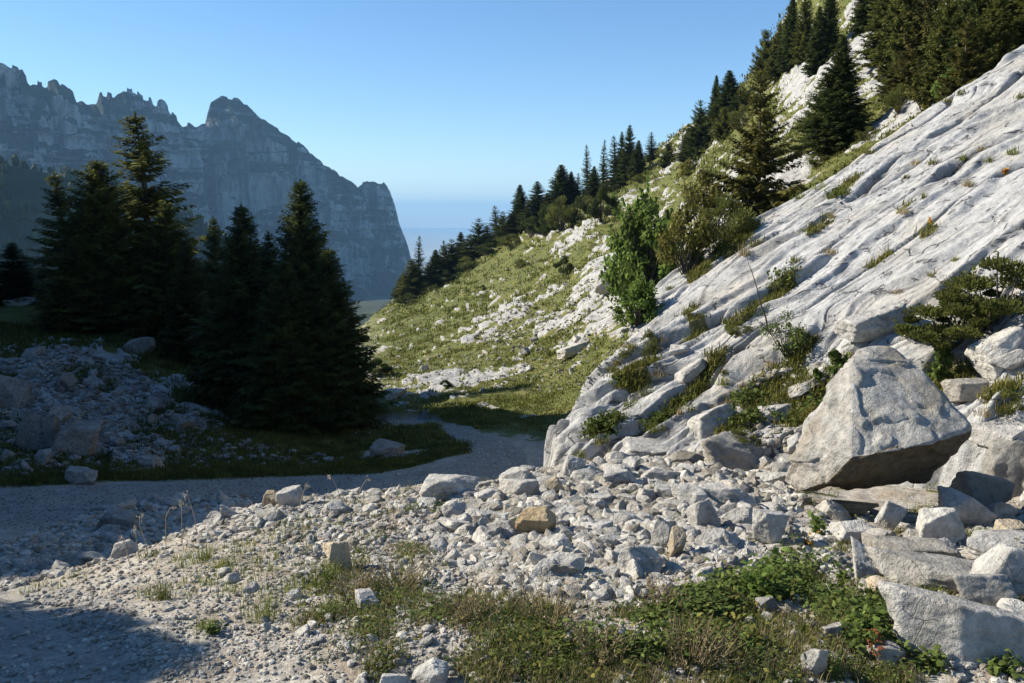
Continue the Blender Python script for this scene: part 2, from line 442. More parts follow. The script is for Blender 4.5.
# zones of the ground: road, rock, grass
X, Y, Zz = GV[..., 0], GV[..., 1], GV[..., 2]
road_lo = sstep(4.75, 5.05, gt) * (1 - sstep(5.95, 6.2, gt)) * (1 - sstep(345, 400, gcol))
ROAD_POLY = [(330, 497), (372, 478), (420, 470), (458, 462), (470, 452), (462, 441), (430, 432), (386, 432), (352, 436), (352, 418), (388, 419), (425, 419), (470, 427), (505, 440), (528, 457), (522, 472), (495, 488), (470, 505), (330, 512)]
jx = gpx + 4 * vnoise(st3(X, Y) * 1.3, 3); jy = gpy + 2 * vnoise(st3(X, Y) * 1.3, 4)
road = np.maximum(road_lo, (inpoly(jx, jy, ROAD_POLY) & (gt > 4.3) & (gt < 9)).astype(float))
road = road * (1 - .45 * np.exp(-((gt - 5.5) / .13) ** 2) * (gcol < 420) * sstep(-.3, .3, fbm(st3(X, Y) * 1.1, 3, 19)))
track = sstep(.12, -.05, (gpx - 60) / 300 + (560 - gpy) / 420 + .10 * fbm(st3(X, Y) * 1.2, 3, 9)) * (gt < 3)
track = track * sstep(0, 1.0, 3 - gt + .2)
hill = sstep(6.6, 7.6, gt + (gpx - 400) * .004) * sstep(340, 400, gcol)
q = np.stack([X * .86 + Y * .1, Y * .20, Zz * .3], -1)            # outcrops run up the fall line
n1 = fbm(st3(X * .16 - Y * .03, Y * .07 + X * .02), 4, 21, .6)
n2 = fbm(st3(X, Y) * .55, 4, 31, .6)
rockm = sstep(.02, .22, n1 * .8 + n2 * .75 - .02)
def blob(cx, cy, rx, ry, ang=0.0, s=1.0):
    c, s_ = math.cos(ang), math.sin(ang)
    u = ((gpx - cx) * c + (gpy - cy) * s_) / rx; v = (-(gpx - cx) * s_ + (gpy - cy) * c) / ry
    return s * np.exp(-(u * u + v * v))
bias = (blob(560, 330, 75, 22, -.5, .55) + blob(430, 382, 60, 13, -.15, .6) + blob(620, 280, 22, 28, 0, .9) + blob(635, 200, 40, 8, -.6, .5)
        + blob(690, 165, 30, 8, -.7, .3) - blob(655, 160, 50, 8, -.7, .35) - blob(700, 190, 40, 12, -.6, .35) + blob(800, 85, 34, 26, -.7, 1.0) + blob(875, 52, 32, 26, -.8, 1.0) + blob(590, 235, 18, 10, -.5, .7)
        + blob(880, 130, 60, 10, -.5, .5) + blob(770, 195, 40, 12, -.6, .6) + blob(520, 290, 30, 8, -.5, .5) + blob(490, 325, 50, 7, -.4, .35)
        + blob(610, 320, 50, 18, -.5, .5) + blob(700, 205, 26, 16, -.6, .5) + blob(560, 240, 20, 8, -.4, .5)
        - blob(430, 350, 70, 22, -.5, .25) - blob(560, 385, 60, 18, -.3, .3) + blob(905, 112, 40, 9, -.6, .6) - blob(850, 172, 40, 7, -.6, .6) - blob(480, 280, 60, 18, -.6, .2) - blob(590, 210, 30, 8, -.5, .3))
rockm = sstep(.10, .30, n1 * .5 + n2 * .75 + .6 * fbm(st3(X, Y) * 1.5, 3, 41, .6) + bias * .7 - .105) * hill
left = sstep(6.1, 6.5, gt) * (1 - sstep(330, 380, gcol))
leftrock = left * sstep(.06, .26, 1.2 * n2 + .9 * n1 + blob(60, 430, 110, 50, .2, .6) - blob(230, 440, 120, 40, 0, .4) - blob(120, 335, 190, 30, 0, .8))
verge = sstep(6.02, 6.12, gt + .08 * n2) * (1 - sstep(6.35, 6.75, gt + .3 * n2)) * (gcol < 470)
leftrock = leftrock * (1 - verge)
grassm = np.clip(verge * 1.0 + hill * (1 - rockm) + left * (1 - leftrock), 0, 1)
island = ((gt > 6.3) & (gt < 8.6) & (gcol > 300) & (gcol < 480)) * (1 - road)
grassm = np.clip(grassm + island * sstep(-.2, .2, n2) * .7, 0, 1)
veg_fg = sstep(-.1, .25, blob(600, 660, 300, 60, -.06, .75) + blob(770, 605, 100, 40, 0, .5) + blob(380, 610, 90, 45, 0, .35) + 1.5 * fbm(st3(X, Y) * 3.4, 4, 44, .65) - .52 - .9 * sstep(330, 230, gpx)) * (gt < 3)
grassm = np.maximum(grassm, veg_fg * .8)
# relief
dsp = np.zeros_like(X)
dsp += .035 * fbm(st3(X, Y) * 1.7, 4, 5) * (gt < 5) * sstep(.9, 2.5, Y)
dsp += .02 * fbm(st3(X, Y) * 9, 3, 6) * (gt < 4.5)
amp = sstep(6.2, 7.5, gt)
dsp += amp * (.25 + .006 * Y) * fbm(st3(X, Y) * .22, 4, 7) * np.clip(1 - road, 0, 1)
crag = ridged(np.stack([X * .5 + Y * .05, Y * .35, Zz * .6], -1), 4, 12)
dsp += hill * rockm * (.10 + .0022 * Y) * (.4 + 1.1 * crag) + hill * .05 * ridged(st3(X, Y) * 1.4, 3, 14) * rockm
dsp += leftrock * .25 * (ridged(st3(X, Y) * .9, 3, 15) + .2)
dsp += grassm * hill * .10 * fbm(st3(X, Y) * 1.1, 3, 16)
dsp *= 1 - .9 * road
GV = GV.copy(); GV[..., 2] += dsp
# steeper hill rock also steps outwards from the slope
GV[..., 0] -= hill * rockm * (.10 + .002 * Y) * crag

def ground_mat():
    m, nt, b, _ = new_mat('ground_cover'); p = wpos(nt)
    zc = N(nt, 'ShaderNodeSeparateColor'); nt.links.new(attr(nt, 'zone', 'Color'), zc.inputs[0])
    mid = noise(nt, p, 3.0, 5); fine = noise(nt, p, 30, 5, .7); coarse = noise(nt, p, .5, 5, .6)
    gravel = ramp(nt, fine, [(.3, (.18, .16, .13)), (.5, (.37, .34, .285)), (.7, (.54, .505, .44))])
    earth = ramp(nt, mid, [(.42, (0, 0, 0)), (.62, (1, 1, 1))])
    gravel = mixc(nt, math_(nt, 'MULTIPLY', earth, .6), gravel, (.21, .155, .10))
    vr = N(nt, 'ShaderNodeTexVoronoi'); vr.inputs['Scale'].default_value = 2.2; nt.links.new(p, vr.inputs['Vector'])
    rock = ramp(nt, noise(nt, p, 2.2, 7, .65), [(.3, (.10, .098, .09)), (.45, (.27, .265, .25)), (.7, (.43, .42, .395))])
    grass = ramp(nt, noise(nt, p, 1.1, 7, .7), [(.28, (.04, .05, .014)), (.45, (.086, .10, .022)), (.58, (.122, .12, .034)), (.75, (.18, .15, .07))])
    brk = math_(nt, 'MULTIPLY', math_(nt, 'SUBTRACT', noise(nt, p, 1.6, 7, .75), .5), 1.7)
    rf = ramp(nt, math_(nt, 'ADD', zc.outputs[1], brk), [(.42, (0, 0, 0)), (.56, (1, 1, 1))])
    gf = ramp(nt, math_(nt, 'ADD', zc.outputs[2], brk), [(.42, (0, 0, 0)), (.58, (1, 1, 1))])
    road = mixc(nt, .8, ramp(nt, fine, [(.3, (.17, .16, .14)), (.7, (.40, .38, .34))]), ramp(nt, mid, [(.3, (.65, .65, .65)), (.65, (1.05, 1.05, 1.05))]), 'MULTIPLY')
    c = mixc(nt, rf, gravel, rock); c = mixc(nt, gf, c, grass); c = mixc(nt, zc.outputs[0], c, road)
    nt.links.new(c, b.inputs['Base Color'])
    h = math_(nt, 'ADD', math_(nt, 'MULTIPLY', mid, .8), math_(nt, 'MULTIPLY', fine, .25)); h = math_(nt, 'ADD', h, math_(nt, 'MULTIPLY', coarse, 1.0))
    bump(nt, b, h, .6, .12); b.inputs['Roughness'].default_value = .95
    return m
M['ground'] = ground_mat()
zone = np.stack([np.maximum(road, track), np.maximum(rockm, leftrock), grassm], -1).reshape(-1, 3)
ground = mk('ground', GV.reshape(-1, 3), grid_faces(nr, nc)[:, ::-1], M['ground'], True, {'zone': zone})
tag(ground, None, None, None, 'structure')
# level ground under and behind the camera
bx, by = np.meshgrid(np.linspace(-14, 14, 40), np.linspace(-14, 1.3, 30))
bz = -1.66 - .03 + .03 * fbm(st3(bx, by) * 1.2, 3, 5) + .25 * np.maximum(bx - 2, 0) ** 1.2 * .6 - .05 * sstep(.6, 1.3, by) - .05 * np.maximum(-bx, 0)
back = mk('track_behind', np.stack([bx, by, bz], -1).reshape(-1, 3), grid_faces(30, 40), M['ground'], True, {'zone': np.tile([.6, 0, 0], (1200, 1))})
tag(back, None, None, None, 'structure')

# ------------------------------------------------------------------ the bare limestone slab on the right
def slab_d(px, py, off=0.0):
    a, e = ae(px, py); return (5.49 - off) / (.5 * a + .2 - e)
pairs = [((538,474),(546,460)), ((560,474),(590,412)), ((590,472),(628,340)), ((630,468),(662,288)), ((680,460),(712,247)), ((730,449),(780,207)),
         ((790,442),(850,165)), ((860,430),(920,118)), ((940,430),(990,75)), ((1030,430),(1060,30)), ((1200,455),(1230,-80)), ((1500,490),(1500,-200))]
fr = [0, .2, .45, .7, .9, 1.0]
bul = [0, .10, .22, .25, .12, 0]
SN = []
for (b0, t0) in pairs:
    row = []
    for f_, bu in zip(fr, bul):
        px = b0[0] + (t0[0] - b0[0]) * f_; py = b0[1] + (t0[1] - b0[1]) * f_
        row.append(at(px, py, slab_d(px, py, bu)))
    up = row[-1]; ln = np.linalg.norm(row[-1] - row[0]); k = min(1, ln / 5)
    lo = row[0] + np.array([-.1, -.35, -.7]) * (.3 + .7 * k)
    SN.append([lo] + row + [up + np.array([.25, .45, -.12]) * k, up + np.array([.9, 1.3, -1.3]) * (.4 + .6 * k), up + np.array([1.6, 2.8, -6.5])])
SN = np.array(SN)
ci = np.arange(len(pairs), dtype=float)
ui = np.concatenate([np.linspace(0, 9, 600, endpoint=False), np.linspace(9, 11, 50)])
S1 = pchip(ci, SN, ui)
vi = np.concatenate([np.linspace(0, 1, 10, endpoint=False), np.linspace(1, 6, 440, endpoint=False), np.linspace(6, 8, 40, endpoint=False), np.linspace(8, 9, 12)])
SV = pchip(np.arange(10.0), np.swapaxes(S1, 0, 1), vi)
snr, snc = SV.shape[:2]
sx, sy, sz = SV[..., 0], SV[..., 1], SV[..., 2]
nrm = np.cross(np.gradient(SV, axis=1), np.gradient(SV, axis=0)); nrm /= np.linalg.norm(nrm, axis=-1)[..., None] + 1e-9
if nrm[150, 200, 2] < 0: nrm = -nrm
g_ = np.array([.5, .2]) / math.hypot(.5, .2)
s_ = sx * g_[0] + sy * g_[1]; t_ = -sx * g_[1] + sy * g_[0]
wpx, wpy = to_pix(SV)
warp = .5 * fbm(st3(s_ * .35, t_ * .5), 3, 50) + .12 * fbm(st3(s_ * 1.4, t_ * 1.4), 2, 51)
tt = t_ + warp
run1 = ridged(st3(s_ * .16, tt * 1.15), 3, 52)
run2 = ridged(st3(s_ * .45, tt * 3.4), 3, 53)
fbroad = fbm(st3(s_ * .3, t_ * .3), 3, 54)
step = fbm(st3(s_ * .8, tt * 2.2), 4, 55)
# karren: sharp runnels cut along the fall line
gro = np.maximum(0, 1 - np.abs(vnoise(st3(s_ * .14 + 3, tt * 1.5), 56)) / .10)
gro2 = np.maximum(0, 1 - np.abs(vnoise(st3(s_ * .30 + 3, tt * 4.2), 57)) / .13)
lower = sstep(.0, 1.0, (wpy - 250) / 200 + (700 - wpx) / 500)
gm = sstep(-.15, .2, fbm(st3(s_ * .3 + 9, t_ * .4), 2, 58) + .25 * lower)
gm2 = sstep(-.1, .3, fbm(st3(s_ * .5 + 19, t_ * .6), 2, 59) + .2 * lower)
# bedding steps crossing the face
bed = (s_ * .55 + t_ * .8 + .8 * fbm(st3(s_ * .5, t_ * .5), 3, 60)) * .55
bedf = bed - np.floor(bed); bedm = sstep(.1, .3, fbm(st3(s_ * .35 + 40, t_ * .35), 2, 61))
bc = np.floor(bed); tj = t_ * .45 + .35 * bc + .3 * fbm(st3(s_ * .6, t_ * .6), 3, 170); tc = np.floor(tj); tf = tj - tc
def cellv(a, b): return vnoise(st3(np.round(a) * 5.0 + .5, np.round(b) * 5.0 + .5), 171)
def lerp(a, b, k): return a * (1 - k) + b * k
plate = lerp(lerp(cellv(bc - 1, tc), cellv(bc, tc), sstep(0, .07, bedf)), cellv(bc, tc - 1), 1 - sstep(0, .09, tf))
joint = np.maximum(np.exp(-((bedf - .02) / .018) ** 2), .8 * np.exp(-((tf - .03) / .022) ** 2)) * sstep(.0, .3, fbm(st3(s_ * .7 + 70, t_ * .7), 3, 172) + .3 * lower)
sd = .08 * fbroad + .04 * run1 + .03 * run2 + .05 * step - .17 * gro * gm - .085 * gro2 * gm2 + .13 * bedm * (bedf ** 4) * sstep(1.0, .93, bedf) + .08 * plate * (.35 + lower) - .06 * joint
def saw(f, sd_, sk, am, rw):
    w2 = tt + .16 * fbm(st3(s_ * sk, t_ * sk * 2), 3, sd_ + 7)
    ph = w2 * f + 1.5 * fbm(st3(s_ * .22 + sd_, t_ * .5), 2, sd_); fr_ = ph - np.floor(ph); cid = np.floor(ph)
    on = sstep(-.05, .25, vnoise(st3(s_ * .35 + cid * 7.3, cid * 3.1), sd_ + 3) + .25 * lower)
    return am * on * ((1 - fr_) ** 1.8) * sstep(0, rw, fr_), on * np.exp(-((fr_ - .95) / .045) ** 2)
h1, k1 = saw(.8, 161, .35, .19, .08); h2, k2 = saw(2.0, 162, .6, .10, .16); h3, k3 = saw(5.0, 163, 1.0, .035, .3)
sd += h1 + h2 + h3
streak = np.clip(.9 * k1 + .8 * k2 + .5 * k3 + .9 * gro * gm + .6 * gro2 * gm2 + .9 * joint, 0, 1)
sd += .02 * fbm(st3(s_ * 2, tt * 9), 4, 62) + .012 * fbm(st3(s_ * 9, tt * 14), 3, 63)
# broken foot of the slab, with a weedy hollow in it
hollow = np.exp(-(((wpx - 790) / 75) ** 2 + ((wpy - 395) / 42) ** 2)) + .8 * np.exp(-(((wpx - 955) / 60) ** 2 + ((wpy - 370) / 35) ** 2))
foot = sstep(330, 430, wpy)
sd += -.28 * hollow + foot * .05 * ridged(SV * 1.3, 4, 64) + .025 * foot * fbm(SV * 6, 4, 65)
edge = np.clip(np.minimum(vi[:, None] / 1.2, 1), 0, 1) * np.ones_like(sx)
fd = cellv(np.floor(bed * 2.6 + .4), np.floor(tj * 3.1 + .5 * np.floor(bed * 2.6 + .4)))
b2 = bed * 2.6 + .4; b2f = b2 - np.floor(b2); t2 = tj * 3.1 + .5 * np.floor(b2); t2f = t2 - np.floor(t2)
blk = sstep(0, .10, b2f) * sstep(1, .90, b2f) * sstep(0, .10, t2f) * sstep(1, .90, t2f)
footw = sstep(340, 420, wpy + 50 * fbm(st3(s_ * .6, t_ * .6), 2, 175))
sd += footw * blk * (.07 + .10 * fd)
streak = np.maximum(streak, footw * (1 - blk) * .45 * sstep(.0, .3, fbm(st3(s_ * 1.2, t_ * 1.2), 3, 176)))
tipf = sstep(-.3, .6, ui)[None, :]
SV = SV + nrm * (sd * edge * tipf)[..., None]
SV[..., 2] -= (.55 * (1 - sstep(0, .45, ui)))[None, :]
dirt = np.clip(hollow * 1.1 - .25 + .5 * fbm(SV * 2.2, 4, 66), 0, 1)
strip = np.exp(-((((wpx - 640) * .62 + (wpy - 385) * .78) / 13) ** 2 + (((wpx - 640) * .78 - (wpy - 385) * .62) / 30) ** 2)) \
      + np.exp(-((((wpx - 738) * .62 + (wpy - 250) * .78) / 6) ** 2 + (((wpx - 738) * .78 - (wpy - 250) * .62) / 16) ** 2))
for (cx, cy, hl, hw) in [(736,242,30,6),(700,276,16,4),(690,314,14,4),(772,306,34,5),(748,324,26,5),(700,336,18,4),(658,424,22,6),(610,440,16,5),(735,430,24,7),(845,192,20,4),(905,212,14,3),(880,262,16,4),
                         (930,236,12,3),(690,396,22,6),(820,235,16,3),(960,290,20,6),(1005,400,26,9),(720,368,20,5),(800,352,24,7)]:
    du, dv_ = (wpx - cx) * .78 - (wpy - cy) * .62, (wpx - cx) * .62 + (wpy - cy) * .78
    strip = strip + np.exp(-((du / hl) ** 2 + (dv_ / hw) ** 2))
dirt = np.maximum(dirt, sstep(.35, .6, strip + .3 * fbm(SV * 3, 3, 67)))

def slab_mat():
    m, nt, b, _ = new_mat('bare_limestone')
    ang = math.atan2(.2, .5)
    p = wpos(nt); q = N(nt, 'ShaderNodeMapping'); q.vector_type = 'TEXTURE'; q.inputs['Rotation'].default_value = (0, 0, ang); q.inputs['Scale'].default_value = (9, 1, 1)
    nt.links.new(p, q.inputs[0]); st = q.outputs[0]
    lines = noise(nt, st, 5, 7, .7, .5); fine = noise(nt, p, 16, 6, .7); big = noise(nt, p, .8, 4); grit = noise(nt, p, 55, 4, .7)
    c = ramp(nt, lines, [(.26, (.20, .20, .197)), (.38, (.39, .388, .378)), (.58, (.47, .467, .452)), (.75, (.53, .525, .505))])
    c = mixc(nt, .55, c, ramp(nt, fine, [(.3, (.6, .6, .6)), (.6, (1.05, 1.05, 1.05))]), 'MULTIPLY')
    st_ = ramp(nt, big, [(.5, (0, 0, 0)), (.72, (1, 1, 1))])
    c = mixc(nt, mixc(nt, fine, (0, 0, 0), st_), c, (.35, .30, .22))
    lich = noise(nt, p, 3.2, 6, .72)
    c = mixc(nt, .85, c, ramp(nt, lich, [(.34, (.6, .6, .6)), (.48, (.95, .95, .95)), (.65, (1.08, 1.08, 1.07))]), 'MULTIPLY')
    sk_ = math_(nt, 'MULTIPLY', attr(nt, 'streak'), ramp(nt, fine, [(.3, (1, 1, 1)), (.75, (.5, .5, .5))]))
    c = mixc(nt, math_(nt, 'MULTIPLY', sk_, .95), c, (.06, .06, .06))
    wv = N(nt, 'ShaderNodeTexNoise'); wv.inputs['Scale'].default_value = 1.6; wv.inputs['Detail'].default_value = 4; nt.links.new(st, wv.inputs['Vector'])
    dv = N(nt, 'ShaderNodeVectorMath', operation='MULTIPLY_ADD'); nt.links.new(wv.outputs['Color'], dv.inputs[0]); dv.inputs[1].default_value = (.7, .7, .7); nt.links.new(st, dv.inputs[2])
    vo = N(nt, 'ShaderNodeTexVoronoi', feature='DISTANCE_TO_EDGE'); vo.inputs['Scale'].default_value = 2.4; nt.links.new(dv.outputs[0], vo.inputs['Vector'])
    ck = math_(nt, 'ADD', vo.outputs['Distance'], math_(nt, 'MULTIPLY', math_(nt, 'MAXIMUM', math_(nt, 'SUBTRACT', lich, .47), 0.0), 1.5))
    crack = ramp(nt, ck, [(0, (0, 0, 0)), (.03, (1, 1, 1))])
    c = mixc(nt, math_(nt, 'MULTIPLY', math_(nt, 'SUBTRACT', 1.0, crack), .75), c, (.05, .05, .05))
    d = attr(nt, 'dirt')
    brk = math_(nt, 'ADD', d, math_(nt, 'MULTIPLY', math_(nt, 'SUBTRACT', noise(nt, p, 7, 6, .75), .5), 1.2))
    df = ramp(nt, brk, [(.42, (0, 0, 0)), (.6, (1, 1, 1))])
    soil_and_shade = ramp(nt, fine, [(.3, (.075, .075, .03)), (.55, (.15, .14, .06)), (.75, (.24, .2, .12))])
    c = mixc(nt, df, c, soil_and_shade)
    nt.links.new(c, b.inputs['Base Color'])
    h = math_(nt, 'ADD', lines, math_(nt, 'MULTIPLY', fine, .45)); h = math_(nt, 'ADD', h, math_(nt, 'MULTIPLY', grit, .15)); h = math_(nt, 'ADD', h, math_(nt, 'MULTIPLY', crack, .5))
    bump(nt, b, h, .85, .07); b.inputs['Roughness'].default_value = .92
    return m
M['slab'] = slab_mat()
slab = mk('rock_slab', SV.reshape(-1, 3), grid_faces(snr, snc), M['slab'], True, {'dirt': dirt.ravel(), 'streak': streak.ravel()})
tag(slab, 'smooth pale limestone slab with parallel runnels sloping down to the rubble', 'rock slab', None, 'structure')

# ------------------------------------------------------------------ ridge off to the left whose shade fills the valley floor
wx, wy = np.meshgrid(np.linspace(-75, -17, 70), np.linspace(-6, 62, 80))
w_ = wy * math.cos(SUN_AHEAD) + wx * math.sin(SUN_AHEAD)
cw = np.interp(w_, [-12, 1, 4, 32, 36, 40, 45, 48, 50], [-30, -12, RIDGE_C, RIDGE_C, -8.5, -12.5, -15, -25, -40])
te = math.tan(SUN_EL) / math.cos(SUN_AHEAD)
crest = cw + te / 1.0 * 36
x_in = np.minimum(-.66 * wy - 1.5, -15)
prof = sstep(0, 1, np.where(wx < -37, 1.0, (x_in - wx) / np.maximum(x_in + 37, 1.0))) * np.interp(wx, [-75, -55, -37], [.25, .8, 1])
base = np.interp(wy, [-6, 6, 18, 40, 62], [-3, -4, -6.3, -6.5, -11])
wz = base - .6 + np.maximum(crest - base, 0) * prof + .5 * fbm(st3(wx, wy) * .25, 3, 70) * prof
hill_l = mk('hillside', np.stack([wx, wy, wz], -1).reshape(-1, 3), grid_faces(80, 70), M['ground'], True, {'zone': np.stack([wz * 0, sstep(.0, .3, fbm(st3(wx, wy, wz) * .3, 4, 71)), .35 + .6 * sstep(-.2, .2, fbm(st3(wx, wy, wz) * .5, 4, 72))], -1).reshape(-1, 3)})
tag(hill_l, None, None, None, 'structure')

# ------------------------------------------------------------------ ray casting onto what has been built
def bvh_of(*objs):
    V, Fc, n = [], [], 0
    for o in objs:
        mw = o.matrix_world
        V += [mw @ v.co for v in o.data.vertices]; Fc += [[i + n for i in p.vertices] for p in o.data.polygons]; n = len(V)
    return BVHTree.FromPolygons(V, Fc)
BV = bvh_of(ground, slab)
BG = bvh_of(ground)
O0 = Vector((0, 0, 0))
def hit(px, py, bv=None):
    r = (bv or BV).ray_cast(O0, Vector(ray(px, py)).normalized())
    return (np.array(r[0]), np.array(r[1])) if r[0] is not None else (None, None)
def zg(x, y, bv=None):
    r = (bv or BG).ray_cast(Vector((x, y, 200)), Vector((0, 0, -1)))
    return r[0].z if r[0] is not None else -3.0
def scatter_pix(poly, n, g, bv=None, grow=0):
    xs = [p[0] for p in poly]; ys = [p[1] for p in poly]; out = []; nn = []
    while len(out) < n:
        x = g.uniform(min(xs), max(xs), 400); y = g.uniform(min(ys), max(ys), 400)
        k = inpoly(x, y, poly)
        if not k.any(): raise ValueError('empty polygon')
        for a, b in zip(x[k], y[k]):
            h, m = hit(a, b, bv)
            if h is not None: out.append(h); nn.append(m)
            else: out.append(None)
            if len(out) >= n: break
    P_ = [o for o in out if o is not None]
    return np.array(P_)
# ------------------------------------------------------------------ far cliffs, wooded hill, valley, plain
sil = [(-260,40),(-160,70),(-90,40),(-40,55),(0,63),(14,70),(24,77),(30,84),(38,86),(45,90),(54,86),(62,87),(73,94),(77,107),(86,110),(97,109),(100,98),(108,97),(116,99),(124,93),(136,96),(150,99),(157,106),(166,108),(174,116),(183,127),(192,129),(205,126),(208,113),(211,103),(221,98),(234,99),(247,106),(254,114),(264,122),(278,130),(292,139),(303,146),(314,157),(328,168),(345,180),(358,186),(363,182),(374,181),(384,184),(390,191),(394,204),(399,222),(404,236),(408,247),(411,258)]
sxp = np.array([s[0] for s in sil], float); syp = np.array([s[1] for s in sil], float)
mpx = np.concatenate([np.linspace(-260, 0, 60, endpoint=False), np.linspace(0, 411, 520)])
mtop = np.interp(mpx, sxp, syp)
md = np.interp(mpx, [-260, 0, 60, 200, 330, 411], [1450, 1650, 1760, 2000, 2250, 2420])
mbase = np.interp(mpx, [-260, 0, 120, 200, 260, 330, 380, 411], [165, 170, 205, 238, 256, 268, 272, 276])
mfoot = np.interp(mpx, [-260, 0, 200, 300, 411], [260, 260, 300, 312, 312])
mrows = []
nF = 150
def atv(px, py, d):
    xc = (px - 512) / F; yc = (341.5 - py) / F
    Yd = cp + yc * sp
    return np.stack([xc / Yd * d, d, (-sp + yc * cp) / Yd * d], -1)
top3 = atv(mpx, mtop, md)
top3[:, 2] += 5.0 * fbm(st3(mpx / 7.0, mpx * 0), 3, 88) + (4 + 5 * sstep(215, 180, mpx)) * sstep(-.15, .12, vnoise(st3(mpx / 5.0, mpx * 0), 89)) + 5 * sstep(215, 180, mpx) * vnoise(st3(mpx / 9, mpx * 0), 90)
nh = np.array([.66, -.75, 0])                                  # outward direction of the wall
for k in range(6):                                             # rounded top, plateau behind
    b = (6 - k) / 6
    p = top3 - nh * (b ** 2 * 380) + np.array([0, 0, -1]) * (b ** 2 * 90)[..., None] if False else top3 - nh * (b * b * 160) - np.array([0, 0, b * b * 300])
    mrows.append(p)
base3 = atv(mpx, mbase, md - 45)
for k in range(nF):
    f_ = k / nF
    lean = np.interp(f_, [0, .12, .3, .36, .62, .68, 1], [0, .10, .16, .42, .5, .8, 1.0])
    mrows.append(top3 * (1 - f_) + base3 * f_ + (base3 - top3) * np.array([1, 1, 0]) * (lean - f_))
foot3 = atv(mpx, mfoot, md - 260)
for k in range(40):
    f_ = k / 39; mrows.append(base3 * (1 - f_) + foot3 * f_ + np.array([0, 0, -18.0]) * math.sin(math.pi * f_))
low3 = foot3 + np.array([60, -120, -220.0]); mrows.append(low3)
MV = np.array(mrows)
fade = np.concatenate([np.zeros(6), np.linspace(.0, 1, 25), np.ones(nF - 25), np.linspace(1, .4, 40), [0]])[:, None]
al = MV[..., 0] * .62 + MV[..., 1] * .78
P1 = np.stack([al / 150, al * 0, MV[..., 2] / 420], -1)
but = fbm(P1, 3, 80)
rib = ridged(np.stack([al / 62, al * 0, MV[..., 2] / 330], -1), 4, 81)
fin = fbm(np.stack([al / 17, al * 0, MV[..., 2] / 60], -1), 3, 82)
led = MV[..., 2] / 38 + 1.1 * fbm(np.stack([al / 260, al * 0, MV[..., 2] / 200], -1), 3, 83)
ledf = led - np.floor(led)
disp = 60 * but + 40 * rib + 7 * fin + 10 * (1 - ledf) * (fbm(np.stack([al / 200, al * 0 + 7, MV[..., 2] / 60], -1), 2, 84) > -.1)
MV = MV + nh * (disp * fade)[..., None]
# the wall turns away behind its right end
turn = [MV[:, -1] + np.array([60, 200, 0]) * k + np.array([0, 0, -14.0 * k * k]) for k in (.5, 1, 2)]
MV = np.concatenate([MV, np.stack([np.array(t) - np.array([70, 0, 0]) * (i + 1) for i, t in enumerate(turn)], 1)], 1)
def cliff_mat():
    m, nt, b, _ = new_mat('cliff_limestone')
    p = wpos(nt); v = wpos(nt, (1, 1, .16)); hz = wpos(nt, (.35, .35, 3.0))
    vert = noise(nt, v, .022, 7, .68); bands = noise(nt, hz, .012, 6, .65); fine = noise(nt, p, .06, 6, .7); big = noise(nt, p, .006, 4)
    c = ramp(nt, vert, [(.36, (.03, .03, .028)), (.46, (.12, .118, .114)), (.57, (.36, .355, .345))])
    c = mixc(nt, .8, c, ramp(nt, fine, [(.32, (.45, .45, .45)), (.6, (1.1, 1.1, 1.1))]), 'MULTIPLY')
    g = N(nt, 'ShaderNodeNewGeometry'); sx_ = N(nt, 'ShaderNodeSeparateXYZ'); nt.links.new(g.outputs['Normal'], sx_.inputs[0])
    veg = math_(nt, 'ADD', math_(nt, 'MULTIPLY', sx_.outputs[2], .75), math_(nt, 'MULTIPLY', math_(nt, 'SUBTRACT', bands, .5), 2.4))
    veg = math_(nt, 'ADD', veg, math_(nt, 'MULTIPLY', math_(nt, 'SUBTRACT', big, .5), .7))
    vf = ramp(nt, veg, [(.20, (0, 0, 0)), (.30, (1, 1, 1))])
    c = mixc(nt, vf, c, ramp(nt, fine, [(.35, (.016, .022, .010)), (.65, (.045, .05, .022))]))
    nt.links.new(c, b.inputs['Base Color']); bump(nt, b, math_(nt, 'ADD', vert, math_(nt, 'MULTIPLY', fine, .6)), 1.0, 14.0); b.inputs['Roughness'].default_value = .95
    return m
M['cliff'] = cliff_mat()
mr, mc = MV.shape[:2]
cliff = mk('cliff_mountain', MV.reshape(-1, 3), grid_faces(mr, mc)[:, ::-1], M['cliff'], True)
tag(cliff, None, None, None, 'structure')

M['meadow'] = plain_mat('shade_dark_meadow', (.02, .026, .009), (.05, .055, .02), .03)  # mountain shade put into this low green
M['plain'] = plain_mat('haze_pale_plain', (.26, .29, .29), (.34, .37, .37), .002)  # distance haze put into the fields' pale blue-grey colour
# wooded hill in front of the cliffs
hs = [(-300,120),(-120,135),(0,158),(35,163),(70,172),(110,182),(150,192),(190,212),(230,236),(262,255),(300,276),(340,297),(370,318)]
hpx = np.linspace(-300, 370, 120); htop = np.interp(hpx, [h[0] for h in hs], [h[1] for h in hs])
hd = np.interp(hpx, [-300, 0, 200, 370], [620, 700, 820, 950])
t3 = atv(hpx, htop + 6, hd); rows = []
for b in (1, .6, .3, .1): rows.append(t3 - nh * b * 260 - np.array([0, 0, b * b * 60]))
for k in range(40):
    f_ = k / 39; rows.append(t3 + np.array([.45, -.9, 0]) * 420 * f_ - np.array([0, 0, 1]) * (330 * f_ + 25 * math.sin(f_ * 3)))
HV = np.array(rows); HV[..., 2] += 9 * fbm(HV / 70, 3, 90)
wooded = mk('wooded_hill', HV.reshape(-1, 3), grid_faces(44, 120)[:, ::-1], M['meadow'], True); tag(wooded, None, None, None, 'structure')
